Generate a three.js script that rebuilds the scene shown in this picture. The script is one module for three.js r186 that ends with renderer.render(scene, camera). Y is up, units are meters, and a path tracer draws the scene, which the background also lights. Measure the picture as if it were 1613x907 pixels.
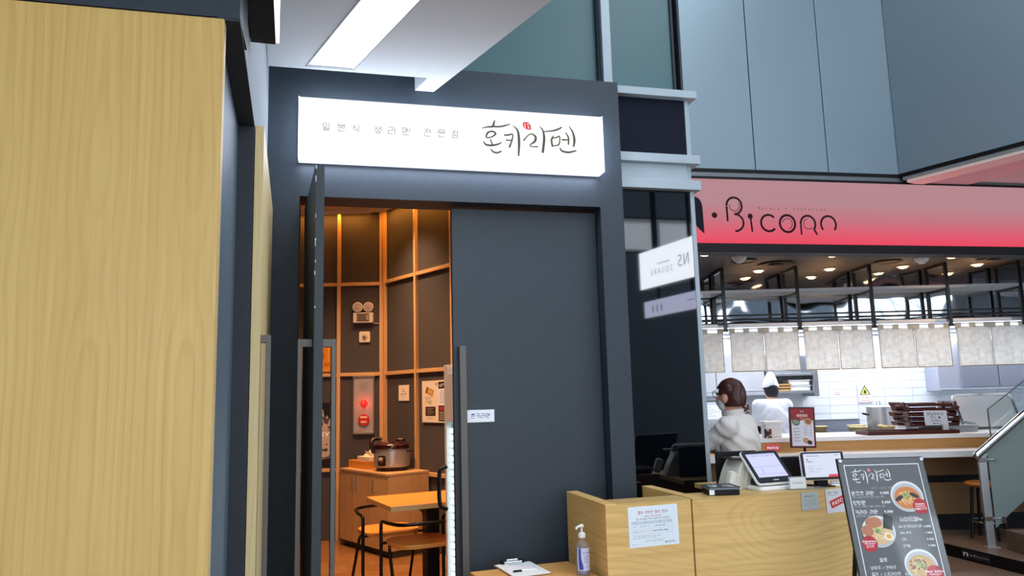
import * as THREE from 'three';
import { RoundedBoxGeometry } from 'three/addons/geometries/RoundedBoxGeometry.js';
import { RectAreaLightUniformsLib } from 'three/addons/lights/RectAreaLightUniformsLib.js';
import { mergeGeometries, toCreasedNormals } from 'three/addons/utils/BufferGeometryUtils.js';

// ---------- camera, exposure, large lights ----------
RectAreaLightUniformsLib.init();
const scene = new THREE.Scene();
scene.background = new THREE.Color(0x0b0d10);
const camera = new THREE.PerspectiveCamera(42.046, 1613 / 907, 0.02, 60);
camera.position.set(0, 1.55, 0);
camera.rotation.order = 'YXZ';
camera.rotation.set(0.140836, -0.244150, -0.025839);
scene.add(camera);
const renderer = new THREE.WebGLRenderer({ antialias: true });
renderer.toneMapping = THREE.LinearToneMapping;
renderer.toneMappingExposure = 1.0;
renderer.shadowMap.enabled = true;

const L = {                       // radiance of each source (three.js units)
  hall: 6, strip: 6.5, sign: 13, kitchenTube: 20, cove: 60, roomSpot: 20, kitchenSpot: 2.2, day: 2.7, clere: 2.6,
};
const C = { hall: 0xeef6ff, strip: 0xf1f7ff, sign: 0xdfeaff, kitchen: 0xeef3ff, warm: 0xffc896, cove: 0xffa544, down: 0xffc58a, day: 0xe6f1ff };
function area(pos, target, w, h, color, intensity) {
  const l = new THREE.RectAreaLight(color, intensity, w, h);
  l.position.set(...pos); scene.add(l); l.lookAt(...target); return l;
}

// ---------- naming ----------
const used = {};
function numbered(n) { const k = used[n] = (used[n] ?? -1) + 1; return k ? n + '_' + String(k).padStart(3, '0') : n; }
function tag(o, label, category, group) { o.userData.label = label; o.userData.category = category; if (group) o.userData.group = group; return o; }
function thing(name, label, category, [x, y, z] = [0, 0, 0], turn = 0, group) {
  const o = new THREE.Group(); o.name = numbered(name); o.position.set(x, y, z); o.rotation.y = turn; scene.add(o);
  return tag(o, label, category, group);
}
function part(parent, name, geo, mat, pos, rot) {
  const m = new THREE.Mesh(Array.isArray(geo) ? merge(geo) : geo, mat); m.name = name;
  if (pos) m.position.set(...pos); if (rot) m.rotation.set(...rot); parent.add(m); return m;
}
function solo(name, geo, mat, label, category, pos = [0, 0, 0], turn = 0, group) {
  const m = part(scene, numbered(name), geo, mat, pos); m.rotation.y = turn; return tag(m, label, category, group);
}
function struct(name, geo, mat, pos, turn = 0) {
  const m = part(scene, name, geo, mat, pos); m.rotation.y = turn; m.userData.kind = 'structure'; return m;
}
function copy(o, label, pos, turn) {
  const c = o.clone(); c.name = numbered(o.name.replace(/_\d{3}$/, '')); c.userData = { ...o.userData }; if (label) c.userData.label = label;
  if (pos) c.position.set(...pos); if (turn !== undefined) c.rotation.y = turn; scene.add(c); return c;
}

// ---------- geometry ----------
function uvm(g0) {                                  // uv in metres from the dominant normal
  const g = g0.index ? g0.toNonIndexed() : g0; const p = g.attributes.position, n = g.attributes.normal;
  const uv = new Float32Array(p.count * 2), a = new THREE.Vector3(), b = new THREE.Vector3(), c = new THREE.Vector3();
  for (let i = 0; i < p.count; i += 3) {
    a.fromBufferAttribute(p, i); b.fromBufferAttribute(p, i + 1); c.fromBufferAttribute(p, i + 2);
    b.sub(a); c.sub(a); b.cross(c); const ax = Math.abs(b.x), ay = Math.abs(b.y), az = Math.abs(b.z);
    for (let k = 0; k < 3; k++) {
      const x = p.getX(i + k), y = p.getY(i + k), z = p.getZ(i + k), o = (i + k) * 2;
      if (ay >= ax && ay >= az) { uv[o] = x; uv[o + 1] = z; } else if (ax >= az) { uv[o] = z; uv[o + 1] = y; } else { uv[o] = x; uv[o + 1] = y; }
    }
  }
  g.setAttribute('uv', new THREE.BufferAttribute(uv, 2)); return g;
}
function clean(g) { const o = g.index ? g.toNonIndexed() : g; for (const k of Object.keys(o.attributes)) if (!['position', 'normal', 'uv'].includes(k)) o.deleteAttribute(k); o.clearGroups(); return o; }
function merge(a) { return a.length === 1 ? a[0] : mergeGeometries(a.map(clean)); }
const T = (g, x = 0, y = 0, z = 0, rx = 0, ry = 0, rz = 0) => { if (rx || ry || rz) g.applyMatrix4(new THREE.Matrix4().makeRotationFromEuler(new THREE.Euler(rx, ry, rz))); return g.translate(x, y, z); };
// box between two corners, edges rounded by r
function box(x0, x1, y0, y1, z0, z1, r = 0.003) {
  const w = Math.abs(x1 - x0), h = Math.abs(y1 - y0), d = Math.abs(z1 - z0), rr = Math.min(r, w / 2.2, h / 2.2, d / 2.2);
  const g = rr > 0.0004 ? new RoundedBoxGeometry(w, h, d, rr > 0.008 ? 3 : 1, rr) : new THREE.BoxGeometry(w, h, d).toNonIndexed();
  return uvm(g.translate((x0 + x1) / 2, (y0 + y1) / 2, (z0 + z1) / 2));
}
const cyl = (r0, r1, h, x = 0, y = 0, z = 0, seg = 28) => new THREE.CylinderGeometry(r1, r0, h, seg).translate(x, y + h / 2, z);
const lathe = (pts, seg = 40) => new THREE.LatheGeometry(pts.map(p => new THREE.Vector2(...p)), seg);
function tube(pts, r, seg = 48, closed = false, tension = 0.12) {
  const c = new THREE.CatmullRomCurve3(pts.map(p => new THREE.Vector3(...p)), closed, 'catmullrom', tension);
  return new THREE.TubeGeometry(c, seg, r, 10, closed);
}
function rod(a, b, r, seg = 12) {
  const A = new THREE.Vector3(...a), B = new THREE.Vector3(...b), d = B.clone().sub(A);
  const g = new THREE.CylinderGeometry(r, r, d.length(), seg); g.translate(0, d.length() / 2, 0);
  g.applyQuaternion(new THREE.Quaternion().setFromUnitVectors(new THREE.Vector3(0, 1, 0), d.normalize())); return g.translate(A.x, A.y, A.z);
}
function bar(a, b, w, h = w) {                      // square bar between two points
  const A = new THREE.Vector3(...a), B = new THREE.Vector3(...b), d = B.clone().sub(A), l = d.length();
  const g = new THREE.BoxGeometry(w, l, h).toNonIndexed(); g.translate(0, l / 2, 0);
  g.applyQuaternion(new THREE.Quaternion().setFromUnitVectors(new THREE.Vector3(0, 1, 0), d.normalize())); return g.translate(A.x, A.y, A.z);
}
function prism(pts, y0, y1) {                       // polygon in x,z raised from y0 to y1
  const s = new THREE.Shape(pts.map(([x, z]) => new THREE.Vector2(x, -z)));
  return uvm(new THREE.ExtrudeGeometry(s, { depth: y1 - y0, bevelEnabled: false }).rotateX(-Math.PI / 2).translate(0, y0, 0));
}
function plate(pts, d, bevel = 0) {                 // polygon in x,y extruded by d in +z
  const s = new THREE.Shape(pts.map(([x, y]) => new THREE.Vector2(x, y)));
  return uvm(new THREE.ExtrudeGeometry(s, { depth: d, bevelEnabled: bevel > 0, bevelSize: bevel, bevelThickness: bevel, bevelSegments: 2 }));
}
function roundRect(w, h, r) {
  const s = new THREE.Shape(), x = -w / 2, y = -h / 2;
  s.moveTo(x + r, y); s.lineTo(x + w - r, y); s.absarc(x + w - r, y + r, r, -Math.PI / 2, 0); s.lineTo(x + w, y + h - r); s.absarc(x + w - r, y + h - r, r, 0, Math.PI / 2);
  s.lineTo(x + r, y + h); s.absarc(x + r, y + h - r, r, Math.PI / 2, Math.PI); s.lineTo(x, y + r); s.absarc(x + r, y + r, r, Math.PI, Math.PI * 1.5); return s;
}
const slabRR = (w, h, d, r, b = 0.002) => uvm(new THREE.ExtrudeGeometry(roundRect(w - 2 * b, h - 2 * b, Math.max(r - b, 0.001)), { depth: Math.max(d - 2 * b, 0.0005), bevelEnabled: true, bevelSize: b, bevelThickness: b, bevelSegments: 2, curveSegments: 8 }).translate(0, 0, b));
const card = (w, h) => new THREE.PlaneGeometry(w, h);   // printed face, lies 0.3 mm above a real body

// ---------- noise ----------
const hash = (x, y, s) => { let h = Math.imul(x | 0, 374761393) ^ Math.imul(y | 0, 668265263) ^ Math.imul(s | 0, 2246822519); h = Math.imul(h ^ (h >>> 13), 1274126177); return ((h ^ (h >>> 16)) >>> 0) / 4294967296; };
const sm = t => t * t * (3 - 2 * t);
function noise(x, y, s, px = 1e9, py = 1e9) {
  const ix = Math.floor(x), iy = Math.floor(y), fx = sm(x - ix), fy = sm(y - iy), m = (a, p) => ((a % p) + p) % p;
  const x0 = m(ix, px), x1 = m(ix + 1, px), y0 = m(iy, py), y1 = m(iy + 1, py);
  return (hash(x0, y0, s) * (1 - fx) + hash(x1, y0, s) * fx) * (1 - fy) + (hash(x0, y1, s) * (1 - fx) + hash(x1, y1, s) * fx) * fy;
}
const fbm = (x, y, s, o = 4, px = 1e9, py = 1e9) => { let v = 0, a = 0.5, n = 0; for (let i = 0; i < o; i++) { v += a * noise(x, y, s + i * 17, px, py); n += a; x *= 2; y *= 2; px *= 2; py *= 2; a *= 0.5; } return v / n; };
function rng(seed) { let a = seed >>> 0; return () => { a = (a + 0x6D2B79F5) | 0; let t = Math.imul(a ^ (a >>> 15), 1 | a); t = (t + Math.imul(t ^ (t >>> 7), 61 | t)) ^ t; return ((t ^ (t >>> 14)) >>> 0) / 4294967296; }; }

// ---------- textures ----------
function dataTex(w, h, f, size, color = true) {      // f(u,v) -> [r,g,b] 0..255 ; size = metres covered
  const d = new Uint8Array(w * h * 4);
  for (let j = 0; j < h; j++) for (let i = 0; i < w; i++) { const c = f(i / w, j / h), o = (j * w + i) * 4; d[o] = c[0]; d[o + 1] = c[1]; d[o + 2] = c[2]; d[o + 3] = 255; }
  const t = new THREE.DataTexture(d, w, h); t.wrapS = t.wrapT = THREE.RepeatWrapping; t.magFilter = t.minFilter = THREE.LinearFilter;
  t.repeat.set(1 / size[0], 1 / size[1]); if (color) t.colorSpace = THREE.SRGBColorSpace; t.needsUpdate = true; return t;
}
const mix3 = (a, b, t) => { t = Math.min(1, Math.max(0, t)); return [a[0] + (b[0] - a[0]) * t, a[1] + (b[1] - a[1]) * t, a[2] + (b[2] - a[2]) * t]; };
// flat-sawn wood: strips across x, grain along y (or the other way round)
function wood({ light, dark, strip = 0.235, span = [0.94, 2.6], px = [512, 1024], rings = 70, contrast = 0.5, seed = 1, swap = false, wander = 1, rise = 1.6, lines = 1 }) {
  const f = (X, Y) => {
    const k = Math.floor(X / strip), xs = X - (k + 0.5) * strip, sd = seed + (k % 2) * 0;
    const wy = Y / span[1];
    const w1 = fbm(X * 5, Y * 0.9, sd + 3, 2) - 0.5, w2 = fbm(X * 2, Y * 0.9, sd + 9, 3) - 0.5;
    const cx = (noise(Y * 0.9, 3.3, sd + 5) - 0.5) * strip * 0.5, q = xs - cx + w1 * 0.03 * wander;
    const dep = (fbm(Y * rise, 7.7, sd + 71, 2) - 0.5) * strip * 0.9, r = Math.sqrt(q * q + dep * dep + 0.0004) + w2 * 0.03 * wander;
    const ring = r * rings - Math.floor(r * rings), g = ring < 0.8 ? Math.pow(ring / 0.8, 3.2) : (1 - ring) / 0.2;
    const fine = fbm(X * 420, Y * 5, seed + 31, 2) - 0.5, med = fbm(X * 60, Y * 1.2, seed + 41, 3) - 0.5;
    return mix3(light, dark, 0.25 + contrast * (g - 0.3) * (0.35 + lines * noise(X * 3, Y * 2, seed + 51)) + fine * 0.34 + med * 0.55 + w2 * 0.3);
  };
  return dataTex(px[0], px[1], (u, v) => swap ? f(v * span[1], u * span[0]) : f(u * span[0], v * span[1]), span);
}
function speck(base, amp, span, px, seed, fx, fy = fx, o = 3) {
  return dataTex(px, px, (u, v) => { const n = (fbm(u * fx, v * fy, seed, o, fx, fy) - 0.5) * 2 * amp + (hash(u * px, v * px, seed) - 0.5) * amp * 0.5; return [base[0] + n, base[1] + n, base[2] + n].map(c => Math.max(0, Math.min(255, c))); }, [span, span]);
}
function bump(span, px, seed, fx, fy = fx, o = 3) { return dataTex(px, px, (u, v) => { const n = fbm(u * fx, v * fy, seed, o, fx, fy) * 255; return [n, n, n]; }, [span, span], false); }
function canvasTex(w, h, draw) {
  const c = document.createElement('canvas'); c.width = w; c.height = h; const x = c.getContext('2d'); draw(x, w, h);
  const t = new THREE.CanvasTexture(c); t.colorSpace = THREE.SRGBColorSpace; t.anisotropy = 8; return t;
}

// ---------- Hangul lettering, drawn stroke by stroke ----------
const JA = {
  'ㄱ': [[[0, 0], [1, 0], [.9, 1]]], 'ㄴ': [[[0, 0], [0, 1], [1, 1]]], 'ㄷ': [[[1, 0], [0, 0], [0, 1], [1, 1]]], 'ㄹ': [[[0, 0], [1, 0], [1, .5], [0, .5], [0, 1], [1, 1]]],
  'ㅁ': [[[0, 0], [1, 0], [1, 1], [0, 1], [0, 0]]], 'ㅂ': [[[0, 0], [0, 1], [1, 1], [1, 0]], [[0, .5], [1, .5]]], 'ㅅ': [[[.5, 0], [.4, .5], [0, 1]], [[.45, .4], [1, 1]]],
  'ㅇ': ['o'], 'ㅈ': [[[0, .05], [1, .05], [.5, .5], [0, 1]], [[.55, .45], [1, 1]]], 'ㅊ': [[[.3, -.05], [.7, -.05]], [[0, .25], [1, .25], [.5, .6], [0, 1]], [[.55, .55], [1, 1]]],
  'ㅋ': [[[0, 0], [1, 0], [.9, 1]], [[0, .5], [.95, .5]]], 'ㅌ': [[[1, 0], [0, 0], [0, 1], [1, 1]], [[0, .5], [1, .5]]], 'ㅍ': [[[0, 0], [1, 0]], [[0, 1], [1, 1]], [[.3, 0], [.3, 1]], [[.7, 0], [.7, 1]]],
  'ㅎ': [[[.3, 0], [.7, 0]], [[0, .25], [1, .25]], 'o2'],
};
const CHO = 'ㄱㄲㄴㄷㄸㄹㅁㅂㅃㅅㅆㅇㅈㅉㅊㅋㅌㅍㅎ', DBL = { 'ㄲ': 'ㄱ', 'ㄸ': 'ㄷ', 'ㅃ': 'ㅂ', 'ㅆ': 'ㅅ', 'ㅉ': 'ㅈ' };
const JONG = ['', 'ㄱ', 'ㄲ', 'ㄱㅅ', 'ㄴ', 'ㄴㅈ', 'ㄴㅎ', 'ㄷ', 'ㄹ', 'ㄹㄱ', 'ㄹㅁ', 'ㄹㅂ', 'ㄹㅅ', 'ㄹㅌ', 'ㄹㅍ', 'ㄹㅎ', 'ㅁ', 'ㅂ', 'ㅂㅅ', 'ㅅ', 'ㅆ', 'ㅇ', 'ㅈ', 'ㅊ', 'ㅋ', 'ㅌ', 'ㅍ', 'ㅎ'];
// vowel: v = uprights (x, ticks left/right), h = flat bar with ticks
const VO = [['R1'], ['R1', 'l'], ['R2'], ['R2', 'l'], ['L1'], ['L1', 'l'], ['L2'], ['L2', 'l'], ['U1'], ['U1', 'R1'], ['U1', 'R1', 'l'], ['U1', 'I'], ['U2'], ['D1'], ['D1', 'L1'], ['D1', 'L1', 'l'], ['D1', 'I'], ['D2'], ['H'], ['H', 'I'], ['I']];
function hangulChar(x, code, X, Y, S) {
  const i = code - 0xAC00, cho = CHO[Math.floor(i / 588)], vo = VO[Math.floor((i % 588) / 28)], jong = JONG[i % 28];
  const flat = vo.some(v => 'UDH'.includes(v[0])), up = vo.some(v => 'RLI'.includes(v[0]));
  const H = jong ? 0.6 : 0.96, line = (pts, a, b, w, h) => { x.beginPath(); pts.forEach(([p, q], k) => x[k ? 'lineTo' : 'moveTo'](X + S * (a + p * w), Y + S * (b + q * h))); x.stroke(); };
  const jamo = (j, a, b, w, h) => {
    if (DBL[j]) { jamo(DBL[j], a, b, w * 0.45, h); jamo(DBL[j], a + w * 0.55, b, w * 0.45, h); return; }
    for (const s of JA[j]) if (s === 'o' || s === 'o2') { const t = s === 'o' ? 0 : 0.4; x.beginPath(); x.ellipse(X + S * (a + w / 2), Y + S * (b + h * (t + (1 - t) / 2)), S * w * 0.46, S * h * (1 - t) * 0.5, 0, 0, 7); x.stroke(); } else line(s, a, b, w, h);
  };
  const extra = vo.includes('l') ? 0.17 : 0, ch = flat ? H * 0.52 : H, cw = up ? 0.52 - extra * 0.6 : 0.8;
  jamo(cho, up ? 0.04 : 0.1, 0.02, cw, ch * (flat ? 0.9 : 0.95));
  for (const v of vo) {
    const ux = 0.82 - extra, y0 = 0, y1 = H;
    if (v === 'l') line([[0, 0], [0, 1]], 0.92, y0, 0, y1);
    else if ('RLI'.includes(v[0])) {
      line([[0, 0], [0, 1]], ux, y0, 0, y1);
      const n = v[1] === '2' ? [0.35, 0.62] : [0.48]; if (v[0] !== 'I') for (const q of n) line([[0, 0], [v[0] === 'R' ? 0.15 : -0.16, 0]], ux, H * q, 1, 0);
    } else {
      const by = H * (v[0] === 'D' ? 0.7 : 0.88), w = up ? 0.62 : 0.96; line([[0, 0], [1, 0]], 0.02, by, w, 0);
      const n = v[1] === '2' ? [0.33, 0.67] : [0.5]; if (v[0] !== 'H') for (const q of n) line([[0, 0], [0, v[0] === 'U' ? -H * 0.22 : H * 0.26]], 0.02 + w * q, by, 0, 1);
    }
  }
  if (jong) [...jong].forEach((j, k, a) => jamo(j, 0.16 + k * 0.36, 0.7, a.length > 1 ? 0.3 : 0.66, 0.28));
}
function text(x, s, X, Y, size, { color = '#222', weight = 0.09, gap = 0.12, align = 'left', font = 'bold', family = 'sans-serif' } = {}) {
  const adv = c => { const k = c.charCodeAt(0); if (k >= 0xAC00 && k <= 0xD7A3) return size * (1 + gap); if (c === ' ') return size * (0.4 + gap); x.font = `${font} ${size}px ${family}`; return x.measureText(c).width + size * gap * 0.3; };
  const W = [...s].reduce((a, c) => a + adv(c), 0); let p = align === 'center' ? X - W / 2 : align === 'right' ? X - W : X;
  x.save(); x.strokeStyle = x.fillStyle = color; x.lineWidth = size * weight; x.lineJoin = 'miter'; x.lineCap = 'butt'; x.textBaseline = 'alphabetic';
  for (const c of s) { const k = c.charCodeAt(0); if (k >= 0xAC00 && k <= 0xD7A3) hangulChar(x, k, p, Y, size); else if (c !== ' ') { x.font = `${font} ${size}px ${family}`; x.fillText(c, p, Y + size * 0.9); } p += adv(c); }
  x.restore(); return W;
}
// the brushed shop name 혼키라멘: strokes in metres on the sign (x from 0.9, y from 3.0), each with its swelling width
const BRUSH = [
  [[.91, 3.157, 4], [.945, 3.166, 7], [.973, 3.171, 10], [.983, 3.194, 9], [.988, 3.211, 4]], [[.973, 3.171, 9], [1.015, 3.172, 8], [1.048, 3.18, 8], [1.084, 3.193, 4]],
  [[.972, 3.143, 4], [.944, 3.129, 9], [.933, 3.103, 7], [.943, 3.096, 6], [.971, 3.105, 6], [.991, 3.123, 9], [.981, 3.137, 8], [.96, 3.135, 4]], [[.959, 3.085, 5], [.97, 3.055, 6]],
  [[.915, 3.069, 4], [.931, 3.051, 9], [.965, 3.048, 10], [1.003, 3.057, 8], [1.028, 3.07, 4]], [[.96, 3.024, 4], [.974, 3.008, 8], [.997, 3.002, 8], [1.024, 3.012, 7]],
  [[1.049, 3.119, 7], [1.075, 3.122, 8], [1.099, 3.127, 6], [1.095, 3.091, 7], [1.078, 3.045, 9]], [[1.058, 3.088, 6], [1.079, 3.087, 6], [1.098, 3.093, 4]],
  [[1.105, 3.185, 3], [1.128, 3.16, 8], [1.137, 3.131, 11], [1.139, 3.069, 12], [1.134, 2.993, 8]],
  [[1.169, 3.092, 7], [1.198, 3.126, 5], [1.223, 3.137, 6], [1.246, 3.119, 11], [1.24, 3.09, 11], [1.211, 3.066, 5], [1.215, 3.055, 5], [1.256, 3.056, 7]],
  [[1.275, 3.19, 3], [1.296, 3.16, 8], [1.301, 3.108, 12], [1.29, 3.024, 12]], [[1.3, 3.157, 5], [1.349, 3.165, 7], [1.388, 3.176, 9], [1.418, 3.193, 6]],
  [[1.362, 3.133, 5], [1.349, 3.106, 9], [1.353, 3.065, 9]], [[1.359, 3.118, 5], [1.382, 3.124, 6], [1.402, 3.131, 6], [1.396, 3.079, 7], [1.353, 3.066, 5]],
  [[1.42, 3.111, 8], [1.454, 3.112, 6]], [[1.444, 3.16, 4], [1.46, 3.127, 8], [1.459, 3.084, 7]], [[1.468, 3.201, 4], [1.491, 3.163, 9], [1.499, 3.114, 12], [1.493, 3.073, 9]],
  [[1.402, 3.056, 5], [1.415, 3.037, 9], [1.456, 3.03, 10], [1.506, 3.043, 7]],
];
function brushName(x, map, k, color) {               // map(mx,my) -> canvas point, k = canvas pixels per metre
  x.fillStyle = color;
  for (const s of BRUSH) {
    const c = new THREE.CatmullRomCurve3(s.map(([a, b, w]) => new THREE.Vector3(a, b, w)), false, 'catmullrom', 0.5);
    for (const p of c.getPoints(70)) { const [a, b] = map(p.x, p.y); x.beginPath(); x.arc(a, b, p.z * 0.00065 * k, 0, 7); x.fill(); }
  }
}
function seal(x, map, k, red, mark) {
  x.fillStyle = red; x.beginPath(); const q = [[1.18, 3.213], [1.203, 3.211], [1.217, 3.19], [1.219, 3.166], [1.2, 3.164], [1.176, 3.172], [1.166, 3.19], [1.167, 3.207]];
  q.forEach(([a, b], i) => x[i ? 'lineTo' : 'moveTo'](...map(a, b))); x.closePath(); x.fill();
  x.strokeStyle = mark; x.lineWidth = 0.003 * k;
  for (const [a, b, c, d] of [[1.174, 3.2, 1.186, 3.2], [1.18, 3.205, 1.18, 3.192], [1.174, 3.193, 1.186, 3.194], [1.192, 3.201, 1.206, 3.2], [1.199, 3.206, 1.198, 3.191], [1.174, 3.186, 1.187, 3.185], [1.176, 3.177, 1.188, 3.177], [1.181, 3.188, 1.181, 3.175], [1.194, 3.186, 1.21, 3.184], [1.195, 3.176, 1.212, 3.174], [1.202, 3.189, 1.203, 3.17]]) { x.beginPath(); x.moveTo(...map(a, b)); x.lineTo(...map(c, d)); x.stroke(); }
}

// ---------- materials ----------
const std = (color, roughness = 0.6, metalness = 0, o = {}) => new THREE.MeshStandardMaterial({ color, roughness, metalness, ...o });
const phys = (color, roughness, o = {}) => new THREE.MeshPhysicalMaterial({ color, roughness, ...o });
const glow = (color, k, o = {}) => new THREE.MeshStandardMaterial({ color: 0xffffff, emissive: color, emissiveIntensity: k, roughness: 0.5, ...o });
const print = (t, roughness = 0.6, o = {}) => new THREE.MeshStandardMaterial({ map: t, roughness, ...o });
const screenMat = (t, k) => new THREE.MeshStandardMaterial({ color: 0x050505, emissive: 0xffffff, emissiveMap: t, emissiveIntensity: k, roughness: 0.25 });
const navyTex = speck([39, 50, 60], 3, 0.6, 256, 5, 24, 24, 3), navyBump = bump(0.25, 256, 8, 64, 64, 3);
const M = {
  navy: std(0xffffff, 0.55, 0, { map: navyTex, bumpMap: navyBump, bumpScale: 0.00025 }),
  navyDoor: std(0xf0f4f4, 0.5, 0, { map: navyTex, bumpMap: navyBump, bumpScale: 0.0002 }),
  navyDark: std(0x242a33, 0.6), blueDoor: std(0x4c6273, 0.5),
  greyWall: std(0xffffff, 0.8, 0, { map: speck([142, 153, 162], 4, 0.8, 256, 15, 20) }),
  white: std(0xe9edf0, 0.6), whiteGloss: std(0xf1f3f4, 0.25), ceiling: std(0xc6cbce, 0.85),
  oakPale: std(0xffffff, 0.5, 0, { map: wood({ light: [218, 184, 110], dark: [192, 152, 80], seed: 11, rings: 48, contrast: 0.36, span: [0.94, 2.8] }) }),
  leaf: std(0xffffff, 0.5, 0, { map: wood({ light: [226, 204, 150], dark: [206, 180, 124], seed: 14, rings: 60, contrast: 0.4, px: [256, 512] }) }),
  oakDesk: std(0xffffff, 0.48, 0, { map: wood({ light: [228, 192, 122], dark: [188, 146, 82], seed: 23, strip: 0.62, rings: 30, contrast: 0.34, span: [2.6, 1.26], px: [1024, 512], swap: true, wander: 1.1, rise: 1.5 }) }),
  oakDeskTop: std(0xffffff, 0.42, 0, { map: wood({ light: [206, 172, 108], dark: [176, 138, 78], seed: 27, strip: 0.3, rings: 70, contrast: 0.45, span: [2.6, 0.9], px: [512, 256], swap: true }) }),
  tableTop: std(0xffffff, 0.36, 0, { map: wood({ light: [222, 150, 62], dark: [198, 120, 42], seed: 33, strip: 0.2, rings: 80, contrast: 0.4, span: [2.4, 0.8], px: [512, 256], swap: true }) }),
  tableOak: std(0xffffff, 0.4, 0, { map: wood({ light: [216, 168, 98], dark: [188, 136, 68], seed: 35, strip: 0.3, rings: 60, contrast: 0.35, span: [1.6, 0.9], px: [512, 256], swap: true }) }),
  batten: std(0xffffff, 0.55, 0, { map: wood({ light: [212, 172, 122], dark: [184, 142, 94], seed: 37, strip: 0.2, rings: 90, contrast: 0.4, span: [0.6, 2.4], px: [128, 512] }) }),
  cabinet: std(0xffffff, 0.5, 0, { map: wood({ light: [200, 160, 114], dark: [174, 132, 88], seed: 41, strip: 0.12, rings: 120, contrast: 0.35, span: [0.48, 1.2], px: [256, 512] }) }),
  fabricWall: std(0xffffff, 0.95, 0, { map: speck([70, 66, 67], 8, 0.2, 256, 51, 96, 96, 2), bumpMap: bump(0.2, 256, 52, 96), bumpScale: 0.0008 }),
  black: phys(0x0b0b0e, 0.5, { specularIntensity: .5 }), blackSatin: std(0x15161a, 0.3), blackTube: std(0x14110f, 0.3, 0.6),
  gunmetal: std(0x5a5853, 0.45, 0.4), chrome: std(0xd8dcdf, 0.14, 1), steel: std(0xb9bec4, 0.3, 0.95, { bumpMap: bump(0.5, 256, 61, 6, 200, 2), bumpScale: 0.0002 }),
  alu: std(0xc9cdd0, 0.38, 0.85), silver: std(0x9aa6ae, 0.4, 0.3), sill: std(0xa3b1b9, 0.5),
  blackGlass: phys(0x05070d, 0.03, { ior: 1.62, clearcoat: 1, clearcoatRoughness: 0.02 }), panelDark: phys(0x0d1322, 0.6, { specularIntensity: .25 }),
  brass: std(0xdcc692, 0.38, 0.45), trayBrown: std(0x4a1a14, 0.35), cream: std(0xcfcdc0, 0.45),
  skin: phys(0xd9a184, 0.55, { sheen: 0.2 }), glassClear: phys(0xffffff, 0.02, { transmission: 1, thickness: 0, ior: 1.5, color: 0xf6fbfa }),
};
// kitchen frame: u to the right, d away from the camera's foot, both level
const KU = [0.97034, 0.24173], KF = [0.24173, -0.97034], KT = -0.24415;
const K = (u, y, d) => [u * KU[0] + d * KF[0], y, u * KU[1] + d * KF[1]];

// ---------- setting: the hall ----------
const concrete = std(0xffffff, 0.35, 0, { map: speck([118, 98, 82], 16, 1.6, 512, 71, 14, 14, 5) });
struct('floor', box(-3.2, 12, -0.2, 0, -11.5, 5.6, 0), concrete);
struct('ceiling', box(-3.2, 12, 7.2, 7.4, -6.5, 5.6, 0), M.ceiling);
struct('wall_back', [box(-3.2, -2.9, 0, 7.2, 5.4, 5.6, 0), box(3.9, 4.5, 0, 7.2, 5.4, 5.6, 0), box(4.5, 12, 0, 3, 5.4, 5.6, 0), box(4.5, 12, 5.15, 7.2, 5.4, 5.6, 0), box(4.5, 5.6, 3, 3.1, 5.4, 5.6, 0), box(4.5, 5.6, 4.2, 5.15, 5.4, 5.6, 0), box(5.6, 8, 3, 4.45, 5.4, 5.6, 0), box(8, 11.6, 4.5, 5.15, 5.4, 5.6, 0), box(11.6, 12, 3, 5.15, 5.4, 5.6, 0), box(-2.9, 3.9, 0, .4, 5.4, 5.6, 0), box(-2.9, 3.9, 5.4, 7.2, 5.4, 5.6, 0)], std(0x66727c, 0.8));
struct('wall_right', [box(11.8, 12, 0, 7.2, -6.5, .4, 0), box(11.8, 12, 0, .4, .4, 5.4, 0), box(11.8, 12, 6.6, 7.2, .4, 5.4, 0)], std(0x8a9094, 0.8));
glazing();
struct('wall_left', box(-3.2, -3, 0, 7.2, -2.13, 5.4, 0), M.greyWall);

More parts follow.
